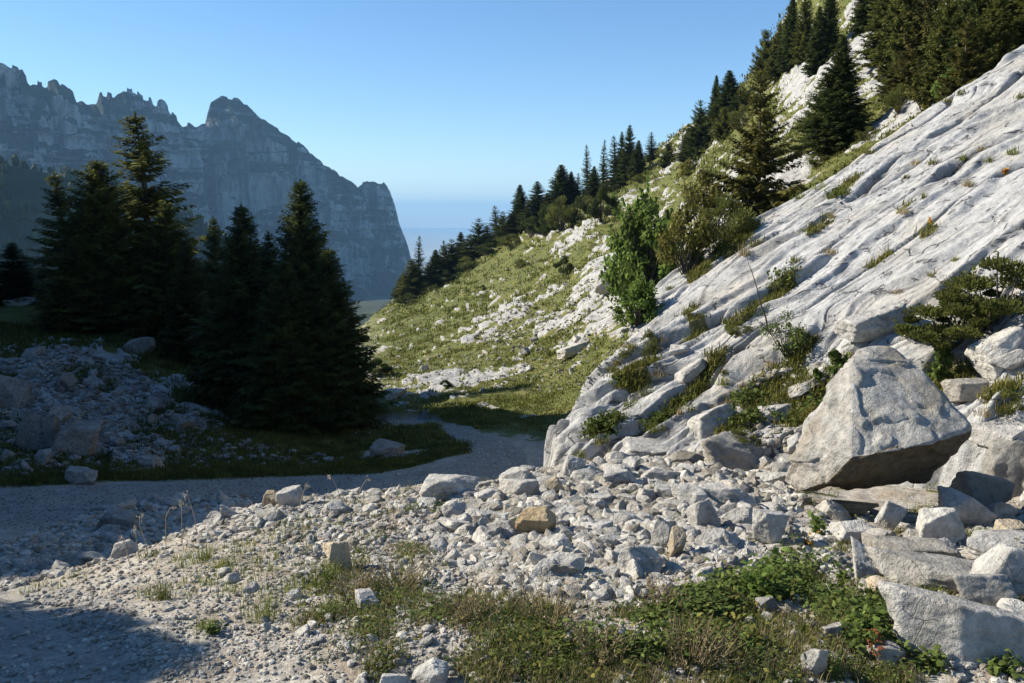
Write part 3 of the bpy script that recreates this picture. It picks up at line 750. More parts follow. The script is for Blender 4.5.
# its far-off wood: one mass of small conifers and rounded crowns
g = np.random.default_rng(11); cl = Cloud()
kk = g.integers(1, 41, 11000); jj = g.integers(0, 119, 11000); fa = g.random(11000); fb = g.random(11000)
pts = HV[kk, jj] * (1 - fa)[:, None] + HV[kk, jj + 1] * fa[:, None]
pts = pts * (1 - fb)[:, None] + (HV[kk + 1, jj] * (1 - fa)[:, None] + HV[kk + 1, jj + 1] * fa[:, None]) * fb[:, None]
bald = fbm(pts / 90, 2, 91) > .36
pts = pts[~bald]
iv, if_ = ico(1)
for p in pts:
    hgt = g.uniform(5, 10.5); r = hgt * g.uniform(.2, .34); con = g.random() < .7
    V = iv * np.array([r, r, hgt / 2]) * (1 + .22 * g.normal(size=(len(iv), 1)))
    if con: V[:, :2] *= np.clip(1.25 - (V[:, 2:3] / hgt + .5) * 1.15, .06, 2)
    cl.add(V + p + np.array([0, 0, hgt * .45]), if_, g.uniform(.6, 1.3))
wood = cl.build('forest', M['needles'], smooth=False); tag(wood, 'dark shaded wood covering the hill under the far cliffs', None, None, 'stuff')
# valley floor between the hill and the cliffs
vx, vy = np.meshgrid(np.linspace(-520, 700, 90), np.linspace(150, 2400, 90))
vz = -38 - .075 * (vy - 150) + .10 * np.abs(vx + .17 * vy) ** 1.0 * (vx + .17 * vy > 0) * .0 + 10 * fbm(st3(vx / 160, vy / 160), 3, 92)
vz = vz - np.maximum(-(vx + .155 * vy) - 20, 0) * .05
valley = mk('valley_meadow', np.stack([vx, vy, np.maximum(vz, -262)], -1).reshape(-1, 3), grid_faces(90, 90), M['meadow'], True); tag(valley, None, None, None, 'structure')
rr = np.array([0, 300, 900, 2000, 4000, 8000, 14000, 22000.0]); an = np.linspace(0, 2 * math.pi, 97)
PV = np.stack([rr[:, None] * np.sin(an), rr[:, None] * np.cos(an), np.full((8, 97), -260.0) + 6 * fbm(st3(rr[:, None] * np.sin(an) / 900, rr[:, None] * np.cos(an) / 900), 3, 93)], -1)
plain_o = mk('plain', PV.reshape(-1, 3), grid_faces(8, 97), M['plain'], True); tag(plain_o, None, None, None, 'structure')

# ------------------------------------------------------------------ air, sky, sun, camera
L_ = 23000.0
hv = np.array([[x, y, z] for z in (-270.0, HAZE_TOP) for y in (-L_, L_) for x in (-L_, L_)])
hf = np.array([[0, 2, 3, 1], [4, 5, 7, 6], [0, 1, 5, 4], [2, 6, 7, 3], [0, 4, 6, 2], [1, 3, 7, 5]])
if HAZE_DENS > 0:
    hm = bpy.data.materials.new('valley_haze'); hm.use_nodes = True; nt = hm.node_tree; nt.nodes.clear()
    out = nt.nodes.new('ShaderNodeOutputMaterial'); pv = nt.nodes.new('ShaderNodeVolumePrincipled')
    pv.inputs['Color'].default_value = (*HAZE_COL, 1); pv.inputs['Density'].default_value = HAZE_DENS; pv.inputs['Anisotropy'].default_value = .0
    nt.links.new(pv.outputs[0], out.inputs['Volume'])
    haze = mk('haze', hv, hf, hm, False); tag(haze, None, None, None, 'stuff')

world = bpy.data.worlds.new('World'); scene.world = world; world.use_nodes = True
nt = world.node_tree; nt.nodes.clear()
wo = nt.nodes.new('ShaderNodeOutputWorld'); bg = nt.nodes.new('ShaderNodeBackground'); sk = nt.nodes.new('ShaderNodeTexSky')
sk.sky_type = 'NISHITA'; sk.sun_disc = False; sk.sun_elevation = SUN_EL
sk.sun_rotation = math.atan2(SUN[0], SUN[1]); sk.altitude = 1700; sk.air_density = 1.0; sk.dust_density = .25; sk.ozone_density = 2.2
bg.inputs['Strength'].default_value = SKY_STR
hs_n = nt.nodes.new('ShaderNodeHueSaturation'); hs_n.inputs['Saturation'].default_value = 1.18; hs_n.inputs['Value'].default_value = 1.24
nt.links.new(sk.outputs[0], hs_n.inputs['Color']); nt.links.new(hs_n.outputs[0], bg.inputs[0]); nt.links.new(bg.outputs[0], wo.inputs[0])
sl = bpy.data.lights.new('sun', 'SUN'); sl.energy = SUN_STR; sl.angle = math.radians(.5); sl.color = (1, .925, .80)
so = bpy.data.objects.new('sun', sl); C.objects.link(so)
so.rotation_euler = Vector(-SUN).to_track_quat('-Z', 'Y').to_euler()
cam = bpy.data.cameras.new('camera'); cam.sensor_width = 36; cam.lens = F / 1024 * 36; cam.clip_start = .05; cam.clip_end = 60000
co = bpy.data.objects.new('camera', cam); C.objects.link(co); co.rotation_euler = (math.pi / 2 - PITCH, 0, 0)
scene.camera = co
scene.view_settings.view_transform = 'Standard'; scene.view_settings.look = 'None'; scene.view_settings.exposure = EXPO; scene.view_settings.gamma = 1
scene.cycles.max_bounces = 5; scene.cycles.diffuse_bounces = 3; scene.cycles.transmission_bounces = 3; scene.cycles.volume_bounces = 0
scene.cycles.use_denoising = True
# ------------------------------------------------------------------ conifers
UP = np.array([0, 0, 1.0])
def spruce_mesh(seed, R=.19, whorls=46, per=7, shape=.85, base=.03, gap=.0, droop=.25, fine=1.0, clump=.35, mat='needles', trunk_r=.014):
    g = np.random.default_rng(seed)
    bend = g.normal(0, .008, 2)
    def axis(h): return np.array([bend[0] * math.sin(h * 3), bend[1] * math.sin(h * 2.3 + 1), h])
    hs_ = np.linspace(0, 1, 9)
    V, Fc = tube([axis(h) - np.array([0, 0, .04 if h == 0 else 0]) for h in hs_], [trunk_r * (1 - h) ** .8 + .0012 for h in hs_], 7)
    tr = Cloud(); tr.add(V, Fc)
    cl = Cloud()
    for w in range(whorls):
        h = base + (1 - base) * (w + g.uniform(-.3, .3)) / whorls; h = min(max(h, .01), .985)
        if g.random() < gap: continue
        prof = R * ((1 - h) ** shape) * (1 - .35 * math.exp(-h / .05))
        sec = 1 + .22 * math.sin(w * 2.1 + seed) * clump
        n = max(3, int(per * (.6 + .6 * (1 - h))))
        a0 = g.uniform(0, 6.28)
        for b in range(n):
            if g.random() < gap * .6: continue
            az = a0 + 6.283 * b / n + g.normal(0, .25); L = prof * sec * g.uniform(.62, 1.18) + .012
            dh = np.array([math.cos(az), math.sin(az), 0]); sd_ = np.array([-math.sin(az), math.cos(az), 0])
            e0 = .55 * h - droop * (1 - h) + g.normal(0, .08)
            K = max(3, int((4 + L * 55) * fine)); s = (np.arange(K) + .6) / K
            c = axis(h) + dh * (L * s)[:, None] + UP * (L * (e0 * s + .16 * s ** 2.2))[:, None]
            tint = g.uniform(.6, 1.3) * (.9 + .25 * h)
            l = (.010 + L * .34 * (1 - .65 * s)) * g.uniform(.8, 1.2, K)
            for sg in (-1, 1):
                td = dh * .75 + sd_ * sg * .8; td = td + g.normal(0, .18, (K, 3)) - UP * .18
                Vl, Fl, Tl = leaves(c + td * (l * .45)[:, None], td, UP + g.normal(0, .35, (K, 3)), l, l * .30 + .0015, tint=tint * g.uniform(.75, 1.25, K)); cl.add(Vl, Fl, Tl)
                td2 = td * .6 - UP * .55 + g.normal(0, .2, (K, 3))
                Vl, Fl, Tl = leaves(c + td2 * (l * .3)[:, None], td2, dh + g.normal(0, .4, (K, 3)), l * .7, l * .22 + .0015, tint=tint * g.uniform(.6, 1.1, K)); cl.add(Vl, Fl, Tl)
            Vl, Fl, Tl = leaves(c + UP * .004, dh + UP * e0 + g.normal(0, .2, (K, 3)), UP + sd_ * g.normal(0, .5, (K, 1)), L / K * 1.9, .006 + L * .03, tint=tint); cl.add(Vl, Fl, Tl)
    K = 14; s = np.linspace(.96, 1.01, K); dd = g.normal(0, .5, (K, 3)) + UP * .9
    Vl, Fl, Tl = leaves(np.stack([s * 0 + axis(1)[0], s * 0 + axis(1)[1], s], 1), dd, g.normal(0, 1, (K, 3)), .022, .006); cl.add(Vl, Fl, Tl)
    return tr.build('trunk', M['bark'], link=False), cl.build('crown', M[mat], smooth=False, link=False)

SPR = {
 'dense':  spruce_mesh(1, .20, 64, 10, .80, .02, .0, .22),
 'broad':  spruce_mesh(2, .24, 58, 9, .62, .05, .04, .05, mat='needles_olive', clump=.8),
 'sparse': spruce_mesh(3, .17, 44, 7, .75, .04, .08, .30, clump=1.0, mat='needles_olive'),
 'medium': spruce_mesh(4, .17, 54, 9, .85, .03, .03, .25),
 'olive':  spruce_mesh(5, .21, 56, 9, .75, .02, .05, .20, mat='needles_olive', clump=.7),
 'slim':   spruce_mesh(6, .13, 36, 6, .80, .04, .04, .28, fine=.8),
 'round':  spruce_mesh(7, .36, 30, 8, .50, .0, .03, -.15, fine=.8, mat='needles_olive', clump=.8),
 'warm':   spruce_mesh(8, .27, 30, 6, .70, .03, .12, .12, mat='needles_warm', clump=1.2, fine=1.1),
 'stub':   spruce_mesh(9, .30, 30, 7, .65, .0, .02, .0, fine=.8),
}
def tree(kind, x, y, z, H, W, label, group, yaw=None, name='spruce_tree', lean=0):
    tm, cm = SPR[kind]
    Rk = {'dense': .20, 'broad': .24, 'sparse': .17, 'medium': .17, 'olive': .21, 'slim': .13, 'round': .36, 'warm': .27, 'stub': .30}[kind]
    r = empty(name, (x, y, z)); tag(r, label, 'tree', group)
    r.rotation_euler = (0, lean, random.uniform(0, 6.28) if yaw is None else yaw); k = W / (2 * Rk * .92); r.scale = (k, k, H)
    for n_, me in (('trunk', tm), ('crown', cm)):
        o = bpy.data.objects.new(n_, me); C.objects.link(o); o.parent = r
    return r

# the dark stand on the left: px of the stem, row of the tip, distance, crown width in px, kind, label
stand = [
 (12, 243, 47, 62, 'medium', 'small dark spruce at the left edge of the stand beside the pale rocks'),
 (54, 174, 47, 66, 'sparse', 'slender dark spruce standing just left of the broad olive tree'),
 (97, 162, 43, 96, 'broad', 'broad olive green conifer with full rounded top left of the tallest spruce'),
 (134, 114, 46, 112, 'sparse', 'tallest spruce with a thin ragged top standing against the far cliff'),
 (165, 203, 42, 84, 'olive', 'shorter olive spruce leaning close to the right of the tallest spruce'),
 (186, 240, 39, 60, 'medium', 'low dark spruce in the gap right of the tallest spruce'),
 (78, 236, 41, 76, 'olive', 'low bushy spruce in front of the broad olive conifer'),
 (213, 219, 42, 58, 'medium', 'narrow dark spruce behind the left side of the roadside clump'),
 (241, 207, 33, 104, 'dense', 'full spruce with greenish left edge in the roadside clump'),
 (268, 234, 35, 70, 'medium', 'short spruce tip showing between the two big roadside spruces'),
 (300, 182, 33, 104, 'dense', 'tall pointed spruce forming the top of the roadside clump'),
 (328, 250, 31.5, 96, 'dense', 'dark spruce at the right end of the clump reaching out to the track bend'),
 (284, 262, 30.5, 92, 'dense', 'low dark spruce at the front of the roadside clump'),
]
for px, tip, d, w, kd, lab in stand:
    a, e = ae(px, tip); x, y = a * d, d; z = zg(x, y) - .1
    tree(kd, x, y, z, e * d - z, 1.08 * w * d / F, lab, 'spruces of the dark stand by the track')
# trees beyond the left frame edge that throw the shade on the near track
for k, (px, py, d, D, w) in enumerate([(168, 660, 3.4, 8.0, 3.6), (95, 632, 3.75, 9.2, 3.6), (40, 690, 2.9, 6.6, 3.4), (60, 650, 3.4, 7.4, 3.6), (-60, 640, 3.5, 7.0, 3.6)]):
    p = at(px, py, d); q = p + SUN * (D / math.cos(SUN_EL)); z = zg(q[0], q[1]) - .1
    tree('dense', q[0], q[1], z, q[2] - z, w, 'dense spruce on the bank left of the near track', 'spruces beside the near track')

# skyline trees along the right hillside: px, tip row, base row, width px, kind
sky = [(403,272,298,14,'medium'),(412,262,298,16,'olive'),(420,238,287,13,'slim'),(428,258,290,16,'dense'),(436,247,284,15,'dense'),(444,243,276,13,'dense'),
 (452,236,272,16,'dense'),(461,230,266,15,'medium'),(470,231,262,16,'dense'),(479,216,256,16,'dense'),(487,222,250,15,'medium'),(495,208,246,15,'slim'),
 (503,213,243,16,'dense'),(511,211,240,16,'medium'),(520,180,232,17,'medium'),(529,206,230,14,'dense'),(537,177,225,17,'medium'),(547,190,221,14,'olive'),
 (561,162,212,21,'medium'),(571,172,208,15,'dense'),(578,176,203,11,'slim'),(586,147,200,15,'slim'),(594,168,197,15,'dense'),(604,135,194,14,'slim'),
 (613,134,190,14,'slim'),(621,127,186,15,'medium'),(629,125,183,15,'medium'),(638,142,178,17,'dense'),(651,133,161,13,'slim'),(668,140,166,19,'stub'),
 (699,99,158,24,'stub'),(688,124,160,16,'dense'),(715,72,126,16,'dense'),(728,66,120,20,'dense'),(742,85,112,20,'stub'),(724,104,140,22,'round')]
ordn = ['first','second','third','fourth','fifth','sixth','seventh','eighth','ninth','tenth','eleventh','twelfth','thirteenth','fourteenth','fifteenth','sixteenth','seventeenth','eighteenth','nineteenth','twentieth']
def hill_spot(px, py):
    h, _ = hit(px, py, BG)
    if h is not None and h[1] < 220 and h[1] > 15: return h
    for k in range(1, 40):
        h, _ = hit(px, py + k, BG)
        if h is not None and h[1] < 220 and h[1] > 15: return h
    return at(px, py, 140)
kindword = {'slim': 'slender spruce', 'medium': 'dark spruce', 'dense': 'thick dark spruce', 'olive': 'olive green conifer', 'stub': 'stubby broad conifer', 'round': 'round low conifer', 'warm': 'yellowish conifer', 'sparse': 'sparse spruce', 'broad': 'broad conifer'}
seen = {}; sky = [(a, b, c, d, {'dense': 'stub', 'medium': 'dense'}.get(k, k) if (i % 3 != 1 and a < 575) else k) for i, (a, b, c, d, k) in enumerate(sky)]
for px, tip, bs, w, kd in sky:
    seen[kd] = seen.get(kd, 0) + 1
    h = hill_spot(px, bs); d = h[1]; a, e = ae(px, tip + random.uniform(-4, 5))
    tree(kd, h[0], d, h[2] - .15, max(e * d - h[2], 1.2), (1.75 if px < 560 else 1.4) * random.uniform(.75, 1.3) * w * d / F, f'{kindword[kd]} on the hillside skyline, {ordn[seen[kd]-1]} of its kind from the valley end', 'trees along the hillside skyline')
# bare grey snag on the skyline
h = hill_spot(682, 142); d = h[1]; cl = Cloud(); H = 2.9 * d / 140
V, Fc = tube([h + UP * t * H for t in (-.05, .4, .8, 1)], [.10, .07, .04, .015], 6); cl.add(V, Fc)
gg = np.random.default_rng(3)
for k in range(16):
    b = h + UP * H * (.25 + .7 * k / 16); v = gg.normal(0, 1, 3); v[2] = .15; v /= np.linalg.norm(v)
    V, Fc = tube([b, b + v * H * .16 * (1.1 - k / 18)], [.03, .01], 4); cl.add(V, Fc)
tag(cl.build('dead_tree', M['deadwood']), 'bare grey dead snag on the bald stretch of skyline', 'dead tree')

# big conifers on the slope and the wood above the slab
upper = [(755,66,228,92,'warm','large sparse yellow-green conifer above the left shoulder of the slab'),
 (838,32,148,60,'dense','dark thick conifer beside the pale outcrop casting a shadow right'),
 (818,78,150,54,'stub','low dark conifer crowding the foot of the thick one by the outcrop'),
 (765,28,82,26,'round','rounded pine on the skyline just right of the blue sky gap'),
 (778,22,78,26,'olive','olive conifer at the left end of the upper wood'),
 (790,-6,68,26,'dense','thick conifer near the top of the skyline above the left outcrop'),
 (803,-12,62,24,'olive','olive conifer above the left outcrop'),
 (817,4,72,26,'dense','dark conifer between the two pale outcrops'),
 (828,-30,58,26,'medium','slim conifer behind the one between the outcrops'),
 (866,-40,28,28,'dense','dark conifer at the upper edge above the right outcrop'),
 (884,-34,62,44,'olive','dark conifer at the left edge of the wood above the slab'),
 (902,-50,84,50,'broad','olive conifer second along the wood above the slab'),
 (908,22,98,44,'warm','low thick conifer in front of the wood above the slab'),
 (926,-60,92,56,'warm','tall dark conifer in the wood above the slab'),
 (944,-20,100,50,'broad','olive conifer in the middle of the wood above the slab'),
 (962,12,104,52,'warm','yellow-green conifer with a bare grey stem above the slab'),
 (972,-70,84,58,'dense','tall dark conifer behind the yellow-green one'),
 (992,-10,88,50,'broad','olive conifer right of the yellow-green one'),
 (1008,-60,70,60,'olive','dark conifer near the right edge of the picture'),
 (1016,22,72,40,'warm','low yellowish conifer at the right edge above the slab'),
 (1040,-60,60,60,'olive','dark conifer at the right edge of the wood'),
 (895,50,96,30,'round','round low conifer at the foot of the wood, lowest on the grass')]
for px, tip, bs, w, kd, lab in upper:
    h = hill_spot(px, bs); d = h[1]; a, e = ae(px, tip)
    tree(kd, h[0], d, h[2] - .15, max(e * d - h[2], 1.0), w * d / F, lab, 'conifers on the slope above the slab')

# ------------------------------------------------------------------ bushes
def bush_mesh(seed, nleaf, lobes, leaf, mat, flat=.8, needle=False, stems=7):
    """unit bush: height about 1, half width about .6"""
    g = np.random.default_rng(seed); fo = Cloud(); st = Cloud()
    cs = []
    for k in range(lobes):
        az = g.uniform(0, 6.28); r = .52 * math.sqrt(g.random()); hh = g.uniform(.15, .85) * (1 - .5 * r)
        cs.append((np.array([r * math.cos(az), r * math.sin(az), hh]), g.uniform(.07, .22)))
    cs.append((np.array([0, 0, .82]), .16))
    for c, r in cs:
        n = nleaf // len(cs); v = g.normal(size=(n, 3)); v /= np.linalg.norm(v, axis=1)[:, None]
        v *= (g.random(n) ** .4)[:, None]
        pt = c + v * r * np.array([1.15, 1.15, flat]); pt[:, 2] = np.maximum(pt[:, 2], .01)
        if needle: D = v + UP * .9 + g.normal(0, .3, (n, 3)); Nn = g.normal(size=(n, 3)); W = leaf * .22
        else: D = v + g.normal(0, .7, (n, 3)) - UP * .2; Nn = UP * .8 + v * .6 + g.normal(0, .5, (n, 3)); W = leaf * .62
        V, Fc, T = leaves(pt, D, Nn, leaf * g.uniform(.6, 1.3, n), W, tint=g.uniform(.65, 1.3) * g.uniform(.8, 1.2, n)); fo.add(V, Fc, T)
        sh = c + (c * [1, 1, 0] * .5 + UP * .22) * g.uniform(.3, 1.2); V, Fc = tube([c, sh], [.006, .002], 4); st.add(V, Fc)
        q = 10; sv = g.random(q)[:, None]; V, Fc, T = leaves(c * (1 - sv) + sh * sv + g.normal(0, .012, (q, 3)), g.normal(size=(q, 3)) + UP * .4, g.normal(size=(q, 3)), leaf * .9, leaf * (.25 if needle else .55), tint=g.uniform(.7, 1.3)); fo.add(V, Fc, T)
        mid = c * .5 + g.normal(0, .05, 3); V, Fc = tube([np.array([0, 0, -.06]) + g.normal(0, .03, 3) * [1, 1, 0], mid, c + UP * r * .4], [.016, .011, .004], 5); st.add(V, Fc)
    return st.build('stem', M['bark'], link=False), fo.build('foliage', M[mat], smooth=False, link=False)
BUSH = {
 'green': bush_mesh(21, 2900, 46, .075, 'broadleaf'),
 'yellow': bush_mesh(22, 3000, 26, .07, 'yellowleaf'),
 'olive': bush_mesh(23, 4600, 26, .07, 'needles_olive', needle=True),
 'dark': bush_mesh(24, 6000, 16, .08, 'needles', needle=True),
 'juniper': bush_mesh(25, 9000, 22, .07, 'needles_olive', flat=.55, needle=True),
 'thin': bush_mesh(26, 900, 14, .06, 'herb'),
 'herb': bush_mesh(27, 420, 9, .22, 'herb', flat=.6),
}
def bush(kind, loc, H, W, label, name='bush', group=None, cat='bush', tilt=(0, 0)):
    r = empty(name, loc); tag(r, label, cat, group); r.rotation_euler = (tilt[0], tilt[1], random.uniform(0, 6.28)); r.scale = (W / 1.15, W / 1.15, H)
    for n_, me in zip(('stem', 'foliage'), BUSH[kind]):
        o = bpy.data.objects.new(n_, me); C.objects.link(o); o.parent = r
    return r
bl = [(x_, b_, b_ - k_, w_, t_, f'low {c_} scrub under the skyline trees, {ordn[i_]} clump from the valley end', 0) for i_, (x_, b_, k_, w_, t_, c_) in enumerate([(408,304,12,26,'dark','dark'),(426,294,14,26,'olive','olive'),(446,282,13,28,'dark','dark'),(466,270,14,30,'olive','olive'),(490,256,14,30,'dark','dark'),(512,246,13,30,'olive','olive'),(556,220,12,26,'dark','dark'),(588,206,11,24,'olive','olive'),(616,194,10,24,'dark','dark'),(640,182,9,18,'olive','olive')])] + [(645,296,190,88,'green','tall bright green leafy bush standing at the left edge of the slab',0),
 (632,300,236,60,'green','lower green leafy bush on the valley side of the tall bright one',0),
 (640,322,270,50,'green','low green bush growing from the foot of the slab edge',0),
 (688,272,196,56,'yellow','yellow-green bush between the tall leafy bush and the sparse conifer',0),
 (722,240,190,58,'olive','olive bush under the sparse yellow-green conifer',0),
 (702,230,168,40,'yellow','yellowing bush higher up behind the leafy bush',0),
 (648,352,322,26,'olive','small olive shrub at the lower slab edge',0),
 (565,276,254,22,'dark','lone round dark bush on the open hillside',0),
 (545,236,205,32,'dark','dark bush below the skyline trees, leftmost of its clump',0),
 (562,230,195,30,'olive','olive bush in the clump below the skyline trees',0),
 (578,226,196,24,'dark','dark bush at the right of the clump below the skyline trees',0),
 (602,222,184,26,'dark','pointed dark bush beside the small bright green one',0),
 (613,216,193,16,'green','small bright green bush beside the pointed dark one',0),
 (532,236,216,26,'dark','low dark bush at the foot of the skyline trees',0),
 (446,386,378,14,'dark','tiny dark bush above the pale scree by the track',0),
 (378,374,356,30,'dark','dark low bush at the hill foot right of the roadside clump',0),
 (636,180,168,16,'olive','small olive bush on the grass below the stubby conifer',0),
 (483,290,284,8,'dark','tiny dark bush alone on the grassy hillside',0),
 (520,268,258,18,'olive','flat olive bush on the upper hillside grass',0)]
for px, bs, tp, w, kd, lab, _ in bl:
    h, _n = hit(px, bs, BG if px < 640 else BV)
    if h is None or h[1] < 12: h = at(px, bs, 22)
    if kd == 'green' and px > 640: w *= .9
    d = h[1]; bush(kd, h - UP * .08, (bs - tp) * d / F * 1.05, w * d / F, lab)
for px, bs, tp, w, kd, lab in [
 (900,112,82,34,'olive','olive bush at the foot of the wood, leftmost above the slab'),
 (925,112,76,36,'yellow','yellowing bush at the foot of the wood above the slab'),
 (950,104,66,34,'green','bright green bush under the yellow-green conifer'),
 (975,88,52,36,'yellow','yellow bush at the slab top below the wood'),
 (1000,72,40,34,'olive','olive bush on the slab top near the right edge'),
 (868,140,124,26,'olive','flat olive bush on the grass right of the dark thick conifer'),
 (800,196,182,30,'dark','low dark bush on the grass above the left shoulder of the slab'),
 (818,165,150,26,'olive','low olive bush beside the thick conifer by the outcrop'),
 (742,128,104,26,'olive','olive bush on the upper skyline under the dark trees'),
 (690,176,158,22,'yellow','small yellowing bush on the hillside below the skyline snag')]:
    h = hill_spot(px, bs); d = h[1]; bush(kd, h - UP * .08, (bs - tp) * d / F * 1.05, w * d / F, lab)
# junipers and herbs rooted on the slab foot
for px, bs, tp, w, kd, lab, nm, ct in [
 (946,346,284,100,'juniper','wide dense juniper bush spreading over the ledge behind the boulder','juniper_bush','bush'),
 (992,326,250,110,'juniper','juniper mass climbing to the right edge above the ledge','juniper_bush','bush'),
 (940,386,338,44,'herb','broad-leaved green herb below the juniper behind the boulder','leafy_plant','plant'),
 (833,384,346,36,'herb','dark green leafy plant in the crack left of the boulder top','leafy_plant','plant'),
 (786,352,306,46,'thin','thin grey-green shrub on the slab above the weedy hollow','shrub','bush'),
 (1004,412,384,44,'olive','low olive shrub on the pale rocks at the right edge','shrub','bush'),
 (812,430,398,26,'yellow','yellow-leaved plant beside the left edge of the boulder','leafy_plant','plant'),
 (762,420,398,36,'thin','thin weedy plant in the hollow under the slab','shrub','bush'),
 (742,446,424,46,'olive','low olive cushion shrub behind the shaded blue rock','shrub','bush'),
 (740,334,318,26,'olive','small green cushion growing in a slab crack under the thin shrub','shrub','bush')]:
    h, _n = hit(px, bs)
    d = h[1]; bush(kd, h - UP * .03, (bs - tp) * d / F * 1.05, w * d / F, lab, nm, None, ct)
# bare sapling on the slab
h, _n = hit(768, 330); d = h[1]
pts = [at(px, py, d * .985) for px, py in ((768,332),(766,318),(760,303),(757,288),(752,272),(748,262))]
cl = Cloud(); V, Fc = tube(pts, [.012, .011, .009, .007, .005, .003], 5); cl.add(V, Fc); sap = cl.build('sapling', M['bark'])
tag(sap, 'thin bare sapling stem rising in front of the slab', 'sapling')
# ------------------------------------------------------------------ rocks
gR = np.random.default_rng(77)
VAR = []
for k in range(16):
    V, Fc = rock_shape(300 + k, 4, k=int(gR.integers(6, 12)), sharp=22, rough=.07, aspect=(1, gR.uniform(.6, .95), gR.uniform(.42, .8)))
    VAR.append(mk('stone', V, Fc, M['rubble'] if False else M['stone'], False, link=False))
    VAR[-1].polygons.foreach_set('use_smooth', [False] * len(VAR[-1].polygons))
def stone(loc, size, label, group, variant=None, name='rock', cat='rock', rot=None, scale=(1, 1, 1), mat=None):
    me = VAR[int(gR.integers(0, 16)) if variant is None else variant]
    o = bpy.data.objects.new(name, me); C.objects.link(o); o.location = loc
    s = size / 2; o.scale = (s * scale[0], s * scale[1], s * scale[2])
    o.rotation_euler = rot if rot is not None else (gR.normal(0, .35), gR.normal(0, .35), gR.uniform(0, 6.28))
    if mat: o.material_slots[0].link = 'OBJECT'; o.material_slots[0].material = M[mat]
    return tag(o, label, cat, group)

def own_rock(px, py, w, h, label, seed, mat='stone', tilt=0.0, depth=.8, flat=None, yaw=.3, sharp=60, k=9, group=None, rough=.06, sub=5, pitch=0.0):
    """one particular rock: centre pixel and apparent width/height"""
    b, _ = hit(px, py + h * .42)
    d = b[1] + .12 * w * b[1] / F
    Wd, Hd = w * d / F, h * d / F
    V, Fc = rock_shape(seed, sub, k=k, sharp=sharp, rough=rough, aspect=(1, 1, 1))
    V = V * np.array([.5, .5, .5]) / np.abs(V).max(0)
    bed_ = vnoise(np.stack([V[:, 0] * 2, V[:, 1] * 2, V[:, 2] * 16 + seed], -1), seed); V = V * (1 + .025 * bed_ + .02 * fbm(V * 12 + seed, 3, seed))[:, None]
    V = V * np.array([Wd, max(Wd * depth * .8, Hd * .6), Hd * 1.06])
    o = mk('rock', V, Fc, M[mat], True); o.location = at(px, py, d)
    o.rotation_euler = (pitch, tilt, 0)
    return tag(o, label, 'rock', group)

# the great boulder: hull of hand-placed corners (right, away, up in picture pixels at its distance)
BD = 6.35; ctr = at(878, 431, BD); u = BD / F * .955
H_ = np.array([(6,54,78),(30,54,77),(-13,46,73),(51,36,62),(88,2,14),(93,4,6),(80,-30,10),(38,-52,2),(2,-57,-6),(-46,-50,-15),(-24,16,64),(-36,-14,28),(-54,24,20),
 (-82,16,-30),(-88,24,-64),(-80,6,-70),(-60,-26,-48),(-7,24,-68),(66,30,-62),(84,30,-40),(30,72,50),(84,70,0),(-48,66,0),(72,66,-60),(-62,60,-62)]) * u
bm = bmesh.new()
for v in H_: bm.verts.new(v)
bmesh.ops.convex_hull(bm, input=bm.verts)
bmesh.ops.triangulate(bm, faces=bm.faces)
for _i in range(5): bmesh.ops.subdivide_edges(bm, edges=bm.edges, cuts=1, use_grid_fill=True)
bm.normal_update()
VB = np.array([v.co[:] for v in bm.verts]); NB = np.array([v.normal[:] for v in bm.verts])
lay = np.stack([VB[:, 0] * .4, VB[:, 1] * 1.2, VB[:, 2] * 3.2], -1)
leftw = sstep(-.05, -.45, VB[:, 0])
dB = .035 * fbm(VB * 2.2, 3, 100) + .016 * fbm(VB * 8, 4, 101) + .012 * ridged(lay * 2.2, 3, 102) * (.4 + leftw * 2.0) - .03 * leftw * np.maximum(0, fbm(VB * 9, 3, 103))
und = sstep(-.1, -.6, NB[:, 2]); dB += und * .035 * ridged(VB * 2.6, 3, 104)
dB += .022 * sstep(.03, .07, fbm(VB * 1.5 + 4, 3, 107)) + .018 * sstep(.0, .04, fbm(VB * 3.1 + 9, 3, 108)) * (1 - und)
crk = np.maximum(0, 1 - np.abs(vnoise(np.stack([VB[:, 0] * 1.4, VB[:, 1] * 1.4, VB[:, 2] * 3.5], -1), 105)) / .05); dB -= .014 * crk
VB = VB + NB * dB[:, None]
for v, c in zip(bm.verts, VB): v.co = c
me = bpy.data.meshes.new('boulder'); bm.to_mesh(me); bm.free(); me.materials.append(M['great'])
sa = me.attributes.new('soil_and_shade', 'FLOAT', 'POINT'); sa.data.foreach_set('value', np.clip(und * 1.1 + .35 * leftw * sstep(.3, -.5, VB[:, 2]), 0, 1).astype(np.float32))   # brown stain, with the overhang's shade painted into the underside and lower left
for p_ in me.polygons: p_.use_smooth = True
bo = bpy.data.objects.new('boulder', me); C.objects.link(bo); bo.location = ctr
tag(bo, 'huge grey boulder with a flat sunlit top and a dark overhanging underside', 'boulder')

